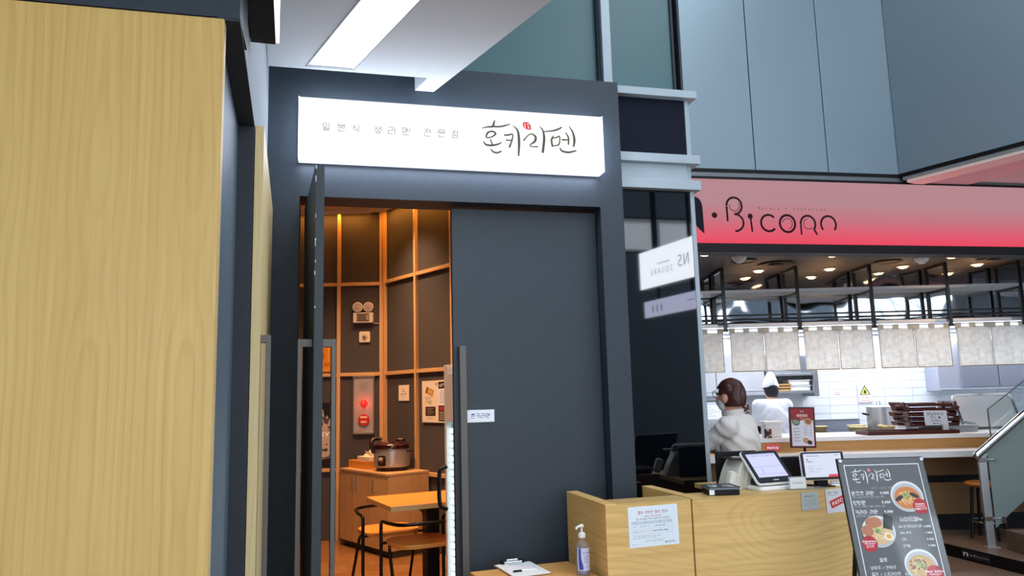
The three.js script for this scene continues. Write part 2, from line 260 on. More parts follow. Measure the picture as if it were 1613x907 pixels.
// added daylight: two unseen glowing window walls to brighten the shopfronts, frosted panes between dark mullions, behind the viewer and at the far right
function glazing() {
  const addedPane = glow(C.day, 1.5);
  for (let i = 0; i < 5; i++) struct('window_' + (3 + i), box(-2.9 + i * 1.36 + .04, -2.9 + (i + 1) * 1.36 - .04, .44, 5.36, 5.46, 5.48, 0), addedPane);
  struct('trim_12', [...[0, 1, 2, 3, 4, 5].map(i => box(-2.9 + i * 1.36 - .04, -2.9 + i * 1.36 + .04, .4, 5.4, 5.4, 5.52, .004)), box(-2.9, 3.9, .4, .44, 5.4, 5.52, .004), box(-2.9, 3.9, 5.36, 5.4, 5.4, 5.52, .004)], std(0x3a4046, .5));
  area([.5, 2.9, 5.39], [.5, 2.9, 0], 6.7, 4.9, C.day, L.day);
  // three added glowing openings in the unseen back wall, placed for reflections in hood and pier
  const addedOpening = (n, m, x0, x1, y0, y1, cols, rows, k) => {
    const w = (x1 - x0) / cols, h = (y1 - y0) / rows, lit = glow(C.day, k), bars = [];
    for (let i = 0; i < cols; i++) for (let j = 0; j < rows; j++) struct('window_' + n++, box(x0 + i * w + .06, x0 + (i + 1) * w - .06, y0 + j * h + .05, y0 + (j + 1) * h - .05, 5.46, 5.48, 0), lit);
    for (let i = 0; i <= cols; i++) bars.push(box(x0 + i * w - .06, x0 + i * w + .06, y0, y1, 5.4, 5.52, .004)); for (let j = 0; j <= rows; j++) bars.push(box(x0, x1, y0 + j * h - .05, y0 + j * h + .05, 5.4, 5.52, .004));
    struct('trim_' + m, bars, std(0x3a4046, .5)); area([(x0 + x1) / 2, (y0 + y1) / 2, 5.38], [(x0 + x1) / 2, (y0 + y1) / 2, 0], x1 - x0, y1 - y0, C.day, k);
  };
  addedOpening(12, 14, 4.5, 5.6, 3.1, 4.2, 2, 1, 1.6); addedOpening(14, 15, 5.6, 8, 4.45, 5.15, 2, 1, .9); addedOpening(16, 16, 8, 11.6, 3.0, 4.5, 3, 2, .9);
  for (let i = 0; i < 4; i++) struct('window_' + (8 + i), box(11.88, 11.9, .44, 6.56, .4 + i * 1.25 + .05, .4 + (i + 1) * 1.25 - .05, 0), addedPane);
  struct('trim_13', [...[0, 1, 2, 3, 4].map(i => box(11.8, 11.94, .4, 6.6, .4 + i * 1.25 - .05, .4 + i * 1.25 + .05, .004)), box(11.8, 11.94, .4, .44, .4, 5.4, .004), box(11.8, 11.94, 3.2, 3.34, .4, 5.4, .004), box(11.8, 11.94, 6.56, 6.6, .4, 5.4, .004)], std(0x3a4046, .5));
  area([11.79, 3.5, 2.9], [0, 3.5, 2.9], 4.9, 6.1, C.day, L.day);
}
// added light panels on the unseen hall ceiling, put in to light the hall
function addedHallLight(x, z, w, d, label) {
  const t = thing('added_ceiling_light', label, 'ceiling light', [x, 7.2, z]);
  part(t, 'frame', [box(-w / 2 - .03, w / 2 + .03, -.05, 0, -d / 2 - .03, -d / 2, 0), box(-w / 2 - .03, w / 2 + .03, -.05, 0, d / 2, d / 2 + .03, 0), box(-w / 2 - .03, -w / 2, -.05, 0, -d / 2, d / 2, 0), box(w / 2, w / 2 + .03, -.05, 0, -d / 2, d / 2, 0)], M.white);
  part(t, 'diffuser', box(-w / 2, w / 2, -.03, -.015, -d / 2, d / 2, 0), glow(C.hall, 1.4));
  area([x, 7.16, z], [x, 0, z], w, d, C.hall, L.hall);
}
addedHallLight(3.7, -3.3, 1.6, 2.2, 'added unseen square white light panel high above the two shopfronts');
addedHallLight(4.1, -0.4, 1.6, 2.2, 'added unseen square white light panel high above the reception desk');
addedHallLight(4.1, 2.6, 1.6, 2.2, 'added unseen square white light panel high behind the viewer on the right');
addedHallLight(-0.5, 3.9, 2.4, 1.8, 'added unseen wide white light panel high behind the viewer on the left');
addedHallLight(8.2, 2.9, 1.8, 2.2, 'added unseen square white light panel high over the far right of the hall');

// ---------- lowered white ceiling slab with its light strip ----------
const sd = [0.3214, 0.947];                          // direction of the slab's free edge, towards the viewer
const slabEdge = t => [0.628 + sd[0] * t, -4.4 + sd[1] * t];
const slabHole = [[-0.131, -4.166], [0.134, -4.169], [0.134 + sd[0] * 6.2, -4.169 + sd[1] * 6.2], [-0.131 + sd[0] * 6.2, -4.166 + sd[1] * 6.2]];
{
  const s = new THREE.Shape([[-.335, -4.2], [.565, -4.2], [.512, -4.398], [.628, -4.398], slabEdge(7.6), [-2.99, 2.8], [-2.99, -2.12], [-.24, -2.12]].map(([x, z]) => new THREE.Vector2(x, -z)));
  s.holes.push(new THREE.Path(slabHole.map(([x, z]) => new THREE.Vector2(x, -z))));
  struct('ceiling_slab', uvm(new THREE.ExtrudeGeometry(s, { depth: 0.22, bevelEnabled: false }).rotateX(-Math.PI / 2).translate(0, 3.414, 0)), M.ceiling);
  const a = Math.atan2(sd[0], sd[1]), mid = [(slabHole[0][0] + slabHole[2][0]) / 2, (slabHole[0][1] + slabHole[2][1]) / 2];
  const t = thing('strip_light', 'long white light strip sunk in the low white ceiling above the ramen shop entrance', 'ceiling light', [0, 3.414, 0]);
  part(t, 'diffuser', prism(slabHole, 0.008, 0.02), glow(C.strip, 1.3));
  const rim = (p, q) => bar([p[0], 0.006, p[1]], [q[0], 0.006, q[1]], 0.008, 0.02);
  part(t, 'rim', slabHole.map((p, i) => rim(p, slabHole[(i + 1) % 4])), std(0x9aa0a4, 0.5));
  const l = area([mid[0], 3.418, mid[1]], [mid[0], 0, mid[1]], 0.25, 6.1, C.strip, L.strip);
  l.rotation.set(-Math.PI / 2, 0, a);
}

// ---------- left-hand shopfront: recessed blue door, grey wall above, frontal oak panel ----------
const LT = 0.0425, LP = [-0.345, 0, -4.4];
struct('wall_left_upper', box(-.2, 0, 2.632, 7.2, 0, 2.25, 0), M.greyWall, LP, LT);
struct('wall_left_lower', box(-.2, 0, 0, 2.632, 0, 1.36, 0), M.greyWall, LP, LT);
struct('trim_1', [box(-.2, 0.001, 0, 2.632, 1.36, 1.405, .002), box(-.06, 0.001, 2.622, 2.632, 1.405, 2.27, .001)], M.navyDark, LP, LT);
struct('door_1', box(-.1, -.06, 0, 2.66, 1.405, 2.2, .002), M.blueDoor, LP, LT);
struct('wall_front_left', [box(-3, -.249, 2.63, 7.2, -2.33, -2.13, 0), box(-3, -.36, 0, 2.63, -2.33, -2.172, 0)], M.navy);
{
  const t = thing('wooden_door', 'tall pale oak door panel facing the viewer along the left edge of the picture', 'door', [0, 0, 0]);
  part(t, 'panel', box(-1.95, -.2915, 0.004, 2.626, -2.172, -2.128, .003), M.oakPale);
  part(t, 'edge_band', box(-.2915, -.29, 0.006, 2.624, -2.17, -2.13, .0005), std(0xd2b67c, 0.5));
}
{
  const t = thing('oak_door_leaf', 'pale oak door leaf folded back against the grey wall left of the ramen shop', 'door', LP, LT);
  part(t, 'leaf', box(.003, .037, .01, 2.63, .03, 1.4, .002), M.leaf);
  const h = part(t, 'pull_handle', [box(.058, .076, .36, 1.805, 1.29, 1.33, .002), box(.037, .06, 1.775, 1.805, 1.29, 1.33, .002), box(.037, .06, .36, .39, 1.29, 1.33, .002)], M.gunmetal); h.userData.label = 'long square grey pull handle';
}
{
  const t = thing('box_sign', 'black-bottomed light box sign with a lit white face, cut off at the top left', 'sign', [LP[0], 2.786, LP[2]], LT);
  part(t, 'casing', box(.002, .085, 0, .4, 1.8, 2.26, .003), M.black);
  part(t, 'lit_face', box(.085, .097, .004, .396, 1.803, 2.257, .002), glow(C.sign, 1.3));
  const ca = Math.cos(LT), sa = Math.sin(LT), q = [LP[0] + .1 * ca + 2.03 * sa, 2.96, LP[2] - .1 * sa + 2.03 * ca];
  area(q, [q[0] + ca, 2.96, q[2] - sa], .44, .38, C.sign, .6);
}

// ---------- the ramen shopfront ----------
struct('wall_facade', plate([[-.345, 0], [-.161, 0], [-.161, 2.722], [1.694, 2.722], [1.694, 0], [1.85, 0], [1.85, 3.572], [-.345, 3.572]], .22).translate(0, 0, -4.62), M.navy);
// light box over the entrance, printed with the shop name
{
  const W = 1.852, H = 0.362, k = 1040;
  const face = canvasTex(Math.round(W * k), Math.round(H * k), (x, w, h) => {
    x.fillStyle = '#fbfdff'; x.fillRect(0, 0, w, h);
    const map = (a, b) => [(a + .165) * k, (3.28 - b) * k];
    brushName(x, map, k, '#55544a'); seal(x, map, k, '#cf1f26', '#fff');
    const g = [['일', -.015], ['본', .07], ['식', .154], ['생', .282], ['라', .362], ['멘', .446], ['전', .574], ['문', .657], ['점', .74]];
    for (const [c, cx] of g) { const [a, b] = map(cx - .022, 3.129); text(x, c, a, b, .046 * k, { color: '#5d646c', weight: 0.06 }); }
  });
  const t = thing('shop_sign', 'long glowing white light box sign with brushed black Korean shop name and small red seal', 'sign', [0.758, 3.1, -4.28]);
  part(t, 'light_box', box(-W / 2, W / 2, -H / 2, H / 2, -.1, -.004, .006), glow(C.sign, 1.15));
  part(t, 'printed_face', card(W - .008, H - .008).translate(0, 0, .0005), phys(0x161616, .6, { specularIntensity: .2, emissive: 0xffffff, emissiveMap: face, emissiveIntensity: 1.12 }));
  part(t, 'acrylic_lip', [box(-W / 2, W / 2, -H / 2 - .004, -H / 2 + .012, -.1, .004, .002), box(-W / 2 - .002, -W / 2 + .004, -H / 2, H / 2, -.1, .003, .001), box(W / 2 - .004, W / 2 + .002, -H / 2, H / 2, -.1, .003, .001)], glow(C.sign, 1.3));
  part(t, 'back_tray', box(-W / 2 + .05, W / 2 - .05, -H / 2 + .05, H / 2 - .05, -.119, -.1, 0), M.white);
  const z = -4.335;
  area([.758, 3.1, -4.272], [.758, 3.1, 0], W, H, C.sign, L.sign * 0.25);
  area([.758, 3.1 + H / 2 + .006, z], [.758, 9, z], W, .08, C.sign, L.sign * .6); area([.758, 3.1 - H / 2 - .008, z], [.758, -9, z], W, .08, C.sign, L.sign);
  area([.758 - W / 2 - .006, 3.1, z], [-9, 3.1, z], .08, H, C.sign, L.sign * .5); area([.758 + W / 2 + .006, 3.1, z], [9, 3.1, z], .08, H, C.sign, L.sign);
}
// closed right leaf
{
  const t = thing('navy_door', 'closed dark navy door leaf with a small white name plate', 'door', [1.218, 0, -4.52]);
  part(t, 'leaf', box(-.474, .474, .012, 2.705, -.025, .02, .003), M.navyDoor);
  const h = part(t, 'pull_handle', [box(-.446, -.405, .4, 1.845, .06, .082, .002), box(-.446, -.405, 1.8, 1.845, .02, .062, .002), box(-.446, -.405, .4, .445, .02, .062, .002)], M.gunmetal); h.userData.label = 'long square grey pull handle';
}
{
  const tx = canvasTex(512, 220, (x, w, h) => { x.fillStyle = '#e9eef4'; x.fillRect(0, 0, w, h); text(x, '혼키라멘', w / 2, 62, 86, { color: '#3a4f86', align: 'center', weight: .11 }); });
  const t = thing('name_plate', 'small white name plate with blue Korean lettering on the closed navy door', 'name plate', [.905, 1.425, -4.5]);
  part(t, 'plate', box(-.084, .084, -.037, .037, 0, .008, .002), M.white); part(t, 'print', card(.162, .07).translate(0, 0, .0084), print(tx, .4));
}
// open left leaf, seen almost edge-on
{
  const a = Math.atan2(.074, .89), t = thing('navy_door', 'open dark navy door leaf standing edge-on to the viewer in the entrance', 'door', [-.0775, 0, -4.12], a);
  part(t, 'leaf', box(-.022, .022, .012, 2.69, -.46, .46, .003), M.navyDoor);
  part(t, 'scuff', [[2.6, .03], [2.665, .016], [2.42, .02], [2.31, .008], [2.28, .03], [2.2, .012], [2.14, .02], [1.98, .01]].map(([y, h], i) => box(-.0215 + (i % 3) * .001, -.017 + (i % 2) * .002, y, y + h, .4599, .4603, 0)), std(0xc9ced2, .7)).userData.label = 'pale scuffs along the worn door edge';
  for (const s of [-1, 1]) part(t, 'pull_handle', [box(s * .068, s * .09, .42, 1.838, .345, .386, .002), box(s * .022, s * .07, 1.8, 1.838, .345, .386, .002), box(s * .022, s * .07, .42, .455, .345, .386, .002)], M.gunmetal);
}
// glazing above the shopfront
const teal = phys(0x3f656a, 0.38, { ior: 1.5 });
struct('window_1', [box(-.345, 1.775, 3.572, 7.2, -4.6, -4.575, 0)], teal);
struct('window_2', [box(1.86, 2.325, 3.572, 7.2, -4.57, -4.545, 0)], teal);
struct('trim_2', [box(1.795, 1.86, 3.572, 7.2, -4.62, -4.5, .004)], M.silver);
struct('trim_3', [box(1.775, 1.795, 3.572, 7.2, -4.62, -4.54, .002), box(2.325, 2.345, 3.572, 7.2, -4.6, -4.53, .002), box(2.362, 2.38, 3.572, 7.2, -4.6, -4.5, .002)], M.navyDark);
struct('wall_window_back', box(-.345, 2.38, 3.572, 7.2, -4.9, -4.63, 0), std(0x59777a, 0.8));
// black glass pier between the two shops
struct('wall_pier', box(1.853, 2.38, 0, 2.88, -4.8, -4.5, .002), M.blackGlass);
struct('wall_pier_upper', [box(1.853, 2.375, 3.118, 3.525, -4.8, -4.505, .002)], M.panelDark);
struct('trim_4', [box(2.38, 2.412, 0, 2.88, -4.8, -4.498, .003), box(2.378, 2.412, 3.118, 3.525, -4.8, -4.5, .002)], M.silver);
struct('trim_5', [box(1.853, 2.45, 3.525, 3.578, -4.8, -4.45, .003), box(1.853, 2.448, 3.06, 3.12, -4.8, -4.45, .003), box(1.853, 2.442, 2.878, 2.943, -4.8, -4.45, .003)], M.sill);
struct('trim_6', [box(1.853, 2.37, 2.943, 3.06, -4.8, -4.5, .002), box(2.37, 2.41, 2.943, 3.06, -4.8, -4.52, .002)], M.sill);

// ---------- the shop with the red sign: cladding, soffit, ceiling ----------
const BT = -0.0569, BP = [3.0687, 0, -5.7281], BD = [.9984, .0569], BN = [.0569, -.9984];
const Bp = (s, y, n = 0) => [BP[0] + BD[0] * s + BN[0] * n, y, BP[2] + BD[1] * s + BN[1] * n];
const cladMat = std(0x8497a2, 0.38, 0.35);
{
  const w = struct('wall_cladding', box(-.75, 2.04, 3.45, 7.2, -.3, -.03, 0), M.navyDark, BP, BT);
  for (const [a, b] of [[-.75, .592], [.6, 1.304], [1.312, 2.03]]) part(w, 'metal_panel', box(a, b, 3.455, 7.19, -.03, 0, .003), cladMat);
}
const cd = [sd[0], sd[1]], CT = Math.atan2(cd[0], cd[1]), CP = Bp(2.035, 0);
{
  const w = struct('wall_cladding_right', box(0, .25, 3.45, 7.2, -.02, 6, 0), M.navyDark, CP, CT);
  for (const [a, b] of [[0, 1.99], [2, 3.99], [4, 5.99]]) part(w, 'metal_panel', box(-.02, 0, 3.455, 7.19, a, b, .003), cladMat);
}
struct('trim_7', [box(-.75, 2.03, 3.425, 3.453, -.2, .008, .001), box(-.75, 4.6, 3.362, 3.382, -.2, .012, .001)], M.black, BP, BT);
struct('trim_8', [box(-.75, 4.6, 3.382, 3.425, -.2, -.002, .001)], std(0x74797d, .4, .5), BP, BT);
struct('trim_9', [box(-.028, .2, 3.42, 3.455, .0, 6, .001)], M.black, CP, CT);
struct('trim_10', [box(-.022, .2, 3.392, 3.42, .03, 6, .001)], std(0x9aa5a4, .35, .5), CP, CT);
struct('trim_11', [box(-.012, .2, 3.365, 3.392, .06, 6, .001)], std(0xe8ddd2, .45), CP, CT);
{
  const at = (x, z) => [CP[0] + Math.cos(CT) * x + Math.sin(CT) * z, CP[2] - Math.sin(CT) * x + Math.cos(CT) * z];
  struct('ceiling_soffit', prism([at(.19, .02), at(.62, .16), at(.62, 6), at(.19, 6)], 3.37, 3.45), std(0x777b80, .3, .7));
  struct('ceiling_soffit_right', prism([at(.62, .16), [11.8, -5.1], [11.8, at(.62, 6)[1]], at(.62, 6)], 3.4, 3.6), M.ceiling);
  struct('wall_cladding_end', prism([at(0, 6), at(.1, 6.1), [11.8, at(0, 6)[1] + .1], [11.8, at(0, 6)[1]]], 3.4, 7.2), M.greyWall);
}
// backlit sign: face colour fades from dusty pink at the top to red at the bottom
{
  const s0 = -.72, s1 = 4.5, y0 = 2.79, y1 = 3.362, k = 390;
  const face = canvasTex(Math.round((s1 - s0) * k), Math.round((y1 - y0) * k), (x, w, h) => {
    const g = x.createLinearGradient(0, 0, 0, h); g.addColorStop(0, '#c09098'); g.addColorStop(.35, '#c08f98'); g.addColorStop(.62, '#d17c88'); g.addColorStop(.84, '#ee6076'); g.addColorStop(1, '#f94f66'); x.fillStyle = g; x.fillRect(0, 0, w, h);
    const m = (s, y) => [(s - s0) * k, (y1 - y) * k], ink = '#2b0f1a';
    x.strokeStyle = x.fillStyle = ink; x.lineCap = 'butt';
    const arc = (cx, cy, r, a0, a1, lw, ry = r) => { x.lineWidth = lw * k; x.beginPath(); x.ellipse(...m(cx, cy), r * k, ry * k, 0, a0, a1); x.stroke(); };
    const path = (pts, lw) => { x.lineWidth = lw * k; x.beginPath(); pts.forEach((p, i) => x[i ? 'lineTo' : 'moveTo'](...m(...p))); x.stroke(); };
    x.fillStyle = '#171a26'; x.beginPath(); x.moveTo(...m(-.3, 3.2)); x.lineTo(...m(-.01, 3.2)); x.bezierCurveTo(...m(.05, 3.2), ...m(.068, 3.15), ...m(.07, 3.1)); x.lineTo(...m(.074, 2.875)); x.bezierCurveTo(...m(.04, 2.9), ...m(.0, 2.94), ...m(-.02, 2.98)); x.lineTo(...m(-.3, 2.98)); x.fill();
    x.fillStyle = ink; x.beginPath(); x.arc(...m(.177, 3.038), .025 * k, 0, 7); x.fill();
    // B
    path([[.297, 2.987], [.295, 3.12]], .017); arc(.366, 3.125, .071, Math.PI, Math.PI * 2.5, .018, .074); arc(.362, 2.976, .082, -Math.PI / 2, Math.PI / 2, .017, .076); arc(.369, 3.125, .047, -.6, Math.PI * 1.1, .005);
    // i c o r n
    x.beginPath(); x.arc(...m(.511, 3.035), .024 * k, 0, 7); x.fill(); path([[.513, 3.03], [.522, 2.897]], .016);
    arc(.683, 2.977, .073, .7, Math.PI * 1.76, .019); arc(.862, 2.975, .073, 0, 7, .02, .076); arc(.862, 2.975, .046, -2.9, 1.3, .005);
    path([[.991, 2.877], [.99, 2.98]], .015); arc(1.061, 2.976, .071, Math.PI, Math.PI * 2.22, .018, .073); path([[1.113, 2.932], [1.143, 2.879]], .017); arc(1.064, 2.975, .046, .7, 4.6, .005);
    arc(1.261, 2.974, .073, 2.45, Math.PI * 2 + .72, .018, .076);
    let p = .589; for (const c of "Nature's Sensation") { text(x, c, m(p, 0)[0], m(0, 3.124)[1], .03 * k, { color: '#5c3942', font: 'normal' }); p += .0375; }
  });
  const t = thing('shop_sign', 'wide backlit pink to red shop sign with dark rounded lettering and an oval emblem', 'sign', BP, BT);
  part(t, 'light_box', box(s0, s1, y0, y1, -.16, -.002, 0), std(0x8a6a70, .5));
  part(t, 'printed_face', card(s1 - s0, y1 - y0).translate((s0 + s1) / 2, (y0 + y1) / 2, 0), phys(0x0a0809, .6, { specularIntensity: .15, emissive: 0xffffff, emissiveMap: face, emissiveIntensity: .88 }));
  part(t, 'lower_rail', box(s0, s1, 2.712, y0, -.16, .012, .003), M.black);
  const c = Bp((s0 + s1) / 2, (y0 + y1) / 2, -.02), q = Bp((s0 + s1) / 2, (y0 + y1) / 2, -2); area(c, q, s1 - s0, y1 - y0, 0xff8c98, .6);
}
const kitCeil = std(0xffffff, 0.55, 0, { map: speck([70, 64, 66], 4, .6, 128, 81, 20) });
struct('ceiling_kitchen', prism([Bp(-.72, 0, .16), Bp(6.5, 0, .16), K(8.2, 0, 8.6), K(-1.2, 0, 10), K(-1.35, 0, 8)].map(p => [p[0], p[2]]), 2.85, 3), kitCeil);
struct('wall_kitchen', box(-1.5, 8.4, 0, 3, -.2, 0, 0), std(0xdfe4ea, .5), K(0, 0, 9.8), KT);
struct('wall_kitchen_left', prism([[.5, -8.42], [.72, -8.36], K(-1.2, 0, 9.9), K(-1.35, 0, 9.9)].map(p => p.length > 2 ? [p[0], p[2]] : p), 0, 3.7), M.white);
struct('wall_kitchen_right', box(0, .2, 0, 3, -3.6, 0, 0), M.white, K(8.2, 0, 6.3), KT);
struct('wall_far_right', box(7.4, 12, 0, 3.4, -5.45, -5.2, 0), M.greyWall);
struct('platform', prism([[5.5, -3.2], [9.6, -3.2], [9.6, -5.9], [5.5, -6.85]], 0.001, .1), concrete);

// ---------- inside the ramen shop ----------
const IC = [.592, -8.156], RT = -1.1283, WT = -.2343;    // corner of the two inner walls; frames of right and back wall
const RW = (s, y, n = 0) => [IC[0] + .428 * s - .904 * n, y, IC[1] + .904 * s + .428 * n];
const BWp = (s, y, n = 0) => [IC[0] + .973 * s - .232 * n, y, IC[1] + .232 * s + .973 * n];
const roomFloor = std(0xffffff, .2, 0, { map: speck([140, 98, 60], 16, 1.2, 256, 91, 9, 9, 4) });
struct('floor_room', prism([[-1.4, -4.5], [1.86, -4.5], [2.3, -5.0], [.6, -8.3], [-1.4, -9]], 0.001, .1), roomFloor);
struct('ceiling_room', prism([[-1.5, -4.62], [1.85, -4.62], [2.4, -5.1], [.75, -8.3], [-1.5, -9]], 3.575, 3.7), std(0xd9cfc4, .8));
struct('wall_room_left', box(-1.5, -1.3, 0, 3.6, -9, -4.62, 0), M.fabricWall);
struct('wall_room_front', [box(-1.5, -.346, 0, 3.6, -4.62, -4.45, 0)], M.navyDark);
function battenWall(name, pos, turn, x0, x1, ups, levels) {
  const w = struct(name, box(x0, x1, 0, 3.6, -.16, -.012, 0), M.navyDark, pos, turn);
  const xs = [x0, ...ups, x1].sort((a, b) => a - b), ys = [.1, ...levels, 3.57];
  for (let i = 0; i < xs.length - 1; i++) for (let j = 0; j < ys.length - 1; j++) if (xs[i + 1] - xs[i] > .05) part(w, 'wall_panel', box(xs[i] + .004, xs[i + 1] - .004, ys[j] + .004, ys[j + 1] - .004, -.012, 0, .002), M.fabricWall);
  for (const u of ups) part(w, 'batten', box(u - .018, u + .018, .1, 3.57, -.004, .034, .002), M.batten);
  levels.forEach(y => part(w, 'batten', box(x0, x1, y - .018, y + .018, -.004, .027, .002), M.batten));
}
battenWall('wall_room_back', [IC[0], 0, IC[1]], WT, -1.95, -.002, [-1.5, -.98, -.478, -.02], [.812, 1.803, 2.775]);
battenWall('wall_room_right', [IC[0], 0, IC[1]], RT, .002, 3.74, [.06, .685, 1.33, 1.98, 2.62, 3.27], [.812, 1.803, 2.785]);
// warm light trough along the top of both walls
function coveLight(pos, turn, x0, x1, label) {
  const t = thing('cove_light', label, 'ceiling light', pos, turn), c = Math.cos(turn), s = Math.sin(turn), m = (x0 + x1) / 2;
  part(t, 'valance', box(x0, x1 + .04, 3.528, 3.574, .14, .155, .002), M.white);
  part(t, 'led_strip', box(x0, x1, 3.562, 3.57, .075, .105, 0), glow(C.cove, 1.6));
  const P = (x, y, n) => [pos[0] + c * x + s * n, y, pos[2] - s * x + c * n], l = area(P(m, 3.558, .09), P(m, 0, .02), x1 - x0, .03, C.cove, L.cove);
  const q = new THREE.Matrix4().makeBasis(new THREE.Vector3(c, 0, -s), new THREE.Vector3(-s, 0, -c), new THREE.Vector3(0, 1, 0)); l.quaternion.setFromRotationMatrix(q);
}
coveLight([IC[0], 0, IC[1]], WT, -1.6, -.16, 'warm light strip at the top of the inner back wall');
coveLight([IC[0], 0, IC[1]], RT, .12, 2.9, 'warm light strip at the top of the slanting inner wall');
function roomSpot(x, z, label, k = 1) {
  const t = thing('downlight', label, 'ceiling light', [x, 3.575, z]);
  part(t, 'rim', lathe([[.048, 0], [.062, -.004], [.06, -.012], [.048, -.008]], 24), M.white);
  part(t, 'lamp', cyl(.046, .046, .004, 0, -.006, 0, 24), glow(C.warm, 2));
  const l = new THREE.SpotLight(C.warm, L.roomSpot * k, 0, 0.95, .8, 2); l.position.set(x, 3.55, z); l.target.position.set(x, 0, z); l.shadow.radius = 2.5; scene.add(l, l.target);
}
roomSpot(.75, -5.75, 'warm ceiling spot above the table inside the ramen shop', 1.15);
roomSpot(.05, -7.0, 'warm ceiling spot over the floor inside the ramen shop', 1.0);
roomSpot(-.35, -5.5, 'warm ceiling spot just inside the ramen shop entrance', .9);
roomSpot(.5, -7.3, 'warm ceiling spot over the cabinet with the rice cooker', .55);

// things on the inner back wall
{
  const t = thing('emergency_light', 'twin-headed emergency light unit high on the inner wall of the ramen shop', 'emergency light', BWp(-.21, 2.4, 0), WT);
  part(t, 'battery_box', box(-.107, .107, -.05, .06, 0, .06, .006), std(0xcdbfae, .5));
  part(t, 'panel', box(-.066, .066, -.036, .05, .06, .063, .002), std(0x5f5450, .5));
  for (let i = 0; i < 3; i++) part(t, 'indicator', box(.036, .058, .004 - i * .018 + .016, .014 - i * .018 + .016, .063, .066, .001), std(0xcabfae, .5));
  for (const x of [-.058, .056]) {
    const h = part(t, 'lamp_head', lathe([[0, .02], [.046, .02], [.048, .026], [.054, .024], [.055, .0], [.044, -.014], [0, -.018]], 32).rotateX(Math.PI / 2), std(0xd2c6ba, .5), [x, .118, .04]);
    part(h, 'bulb', new THREE.SphereGeometry(.008, 12, 8).translate(0, 0, .03), M.chrome); part(h, 'lens_ring', new THREE.TorusGeometry(.028, .0015, 8, 30).translate(0, 0, .0265), std(0x8f7c72, .4)); part(h, 'lens', lathe([[0, .003], [.045, .0], [.045, -.003], [0, -.003]], 32).rotateX(Math.PI / 2).translate(0, 0, .0235), std(0xb9aca2, .3));
    part(t, 'neck', rod([x, .055, .03], [x, .075, .035], .011), std(0xb7a69a, .5));
  }
}
{
  const t = thing('wall_detector', 'small square cream detector below the twin emergency light', 'detector', BWp(-.2, 2.2, 0), WT);
  part(t, 'plate', slabRR(.118, .118, .022, .016, .004), std(0xd8c9b2, .5));
  part(t, 'ring', lathe([[.0, .012], [.022, .012], [.03, .004], [.03, 0]], 24).rotateX(Math.PI / 2).translate(0, 0, .022), std(0xb3a48f, .5));
  part(t, 'eye', new THREE.SphereGeometry(.011, 14, 10).translate(0, 0, .034), std(0x3a3330, .3));
}
solo('cable_duct', [box(-.105, -.012, 2.335, 2.352, 0, .014, .002), box(-.045, -.026, 1.86, 2.352, 0, .014, .002)], std(0x84736a, .6), 'thin grey cable duct running down from the emergency light', 'cable duct', BWp(0, 0, 0), WT);
{
  const t = thing('fire_alarm_panel', 'grey steel fire hydrant cabinet front with red alarm lamp and red round push disc', 'alarm panel', BWp(-.208, 1.478, 0), WT);
  const st = std(0xa8a7a8, .45, .25);
  part(t, 'face_plate', box(-.105, .105, -.295, .295, 0, .02, .003), st);
  part(t, 'frame', [box(-.115, .115, .29, .305, 0, .03, .003), box(-.115, .115, -.306, -.285, 0, .03, .003), box(-.115, -.1, -.3, .3, 0, .03, .003), box(.1, .115, -.3, .3, 0, .03, .003)], std(0x9b958d, .35, .7));
  for (let r = 0; r < 3; r++) for (let i = 0; i < 10; i++) { const a = i * .628; part(t, 'speaker_slot', T(box(-.004, .004, -.0025, .0025, 0, .0012, 0), Math.cos(a) * (.018 + r * .016), .19 + Math.sin(a) * (.018 + r * .016), .0202, 0, 0, a), std(0x4a4a4c, .6)); }
  part(t, 'lamp_collar', cyl(.038, .034, .012).rotateX(Math.PI / 2).translate(.003, .018, .02), std(0xb2352c, .4));
  part(t, 'alarm_lamp', new THREE.SphereGeometry(.026, 20, 12, 0, 7, 0, 1.6).rotateX(Math.PI / 2).translate(.003, .018, .03), new THREE.MeshStandardMaterial({ color: 0xa01010, emissive: 0xff2a22, emissiveIntensity: 1.4, roughness: .25 }));
  part(t, 'indicator', new THREE.SphereGeometry(.006, 10, 8).translate(-.05, .03, .022), std(0xc84038, .4));
  part(t, 'push_disc', cyl(.062, .06, .014, 0, 0, 0, 36).rotateX(Math.PI / 2).translate(.003, -.157, .02), std(0xb32622, .4));
  part(t, 'disc_arc', [.02, -.03].map((y, i) => box(-.034 + i * .006, .04 - i * .006, y - .157, y - .137, .034, .0355, .001)), std(0xd8c3b2, .5));
  part(t, 'plate_label', box(-.09, -.02, -.278, -.268, .02, .0215, 0), std(0xb08a50, .5));
  const l = new THREE.PointLight(0xff3a2a, .05, 0, 2); l.position.set(...BWp(-.205, 1.496, .1)); scene.add(l);
}
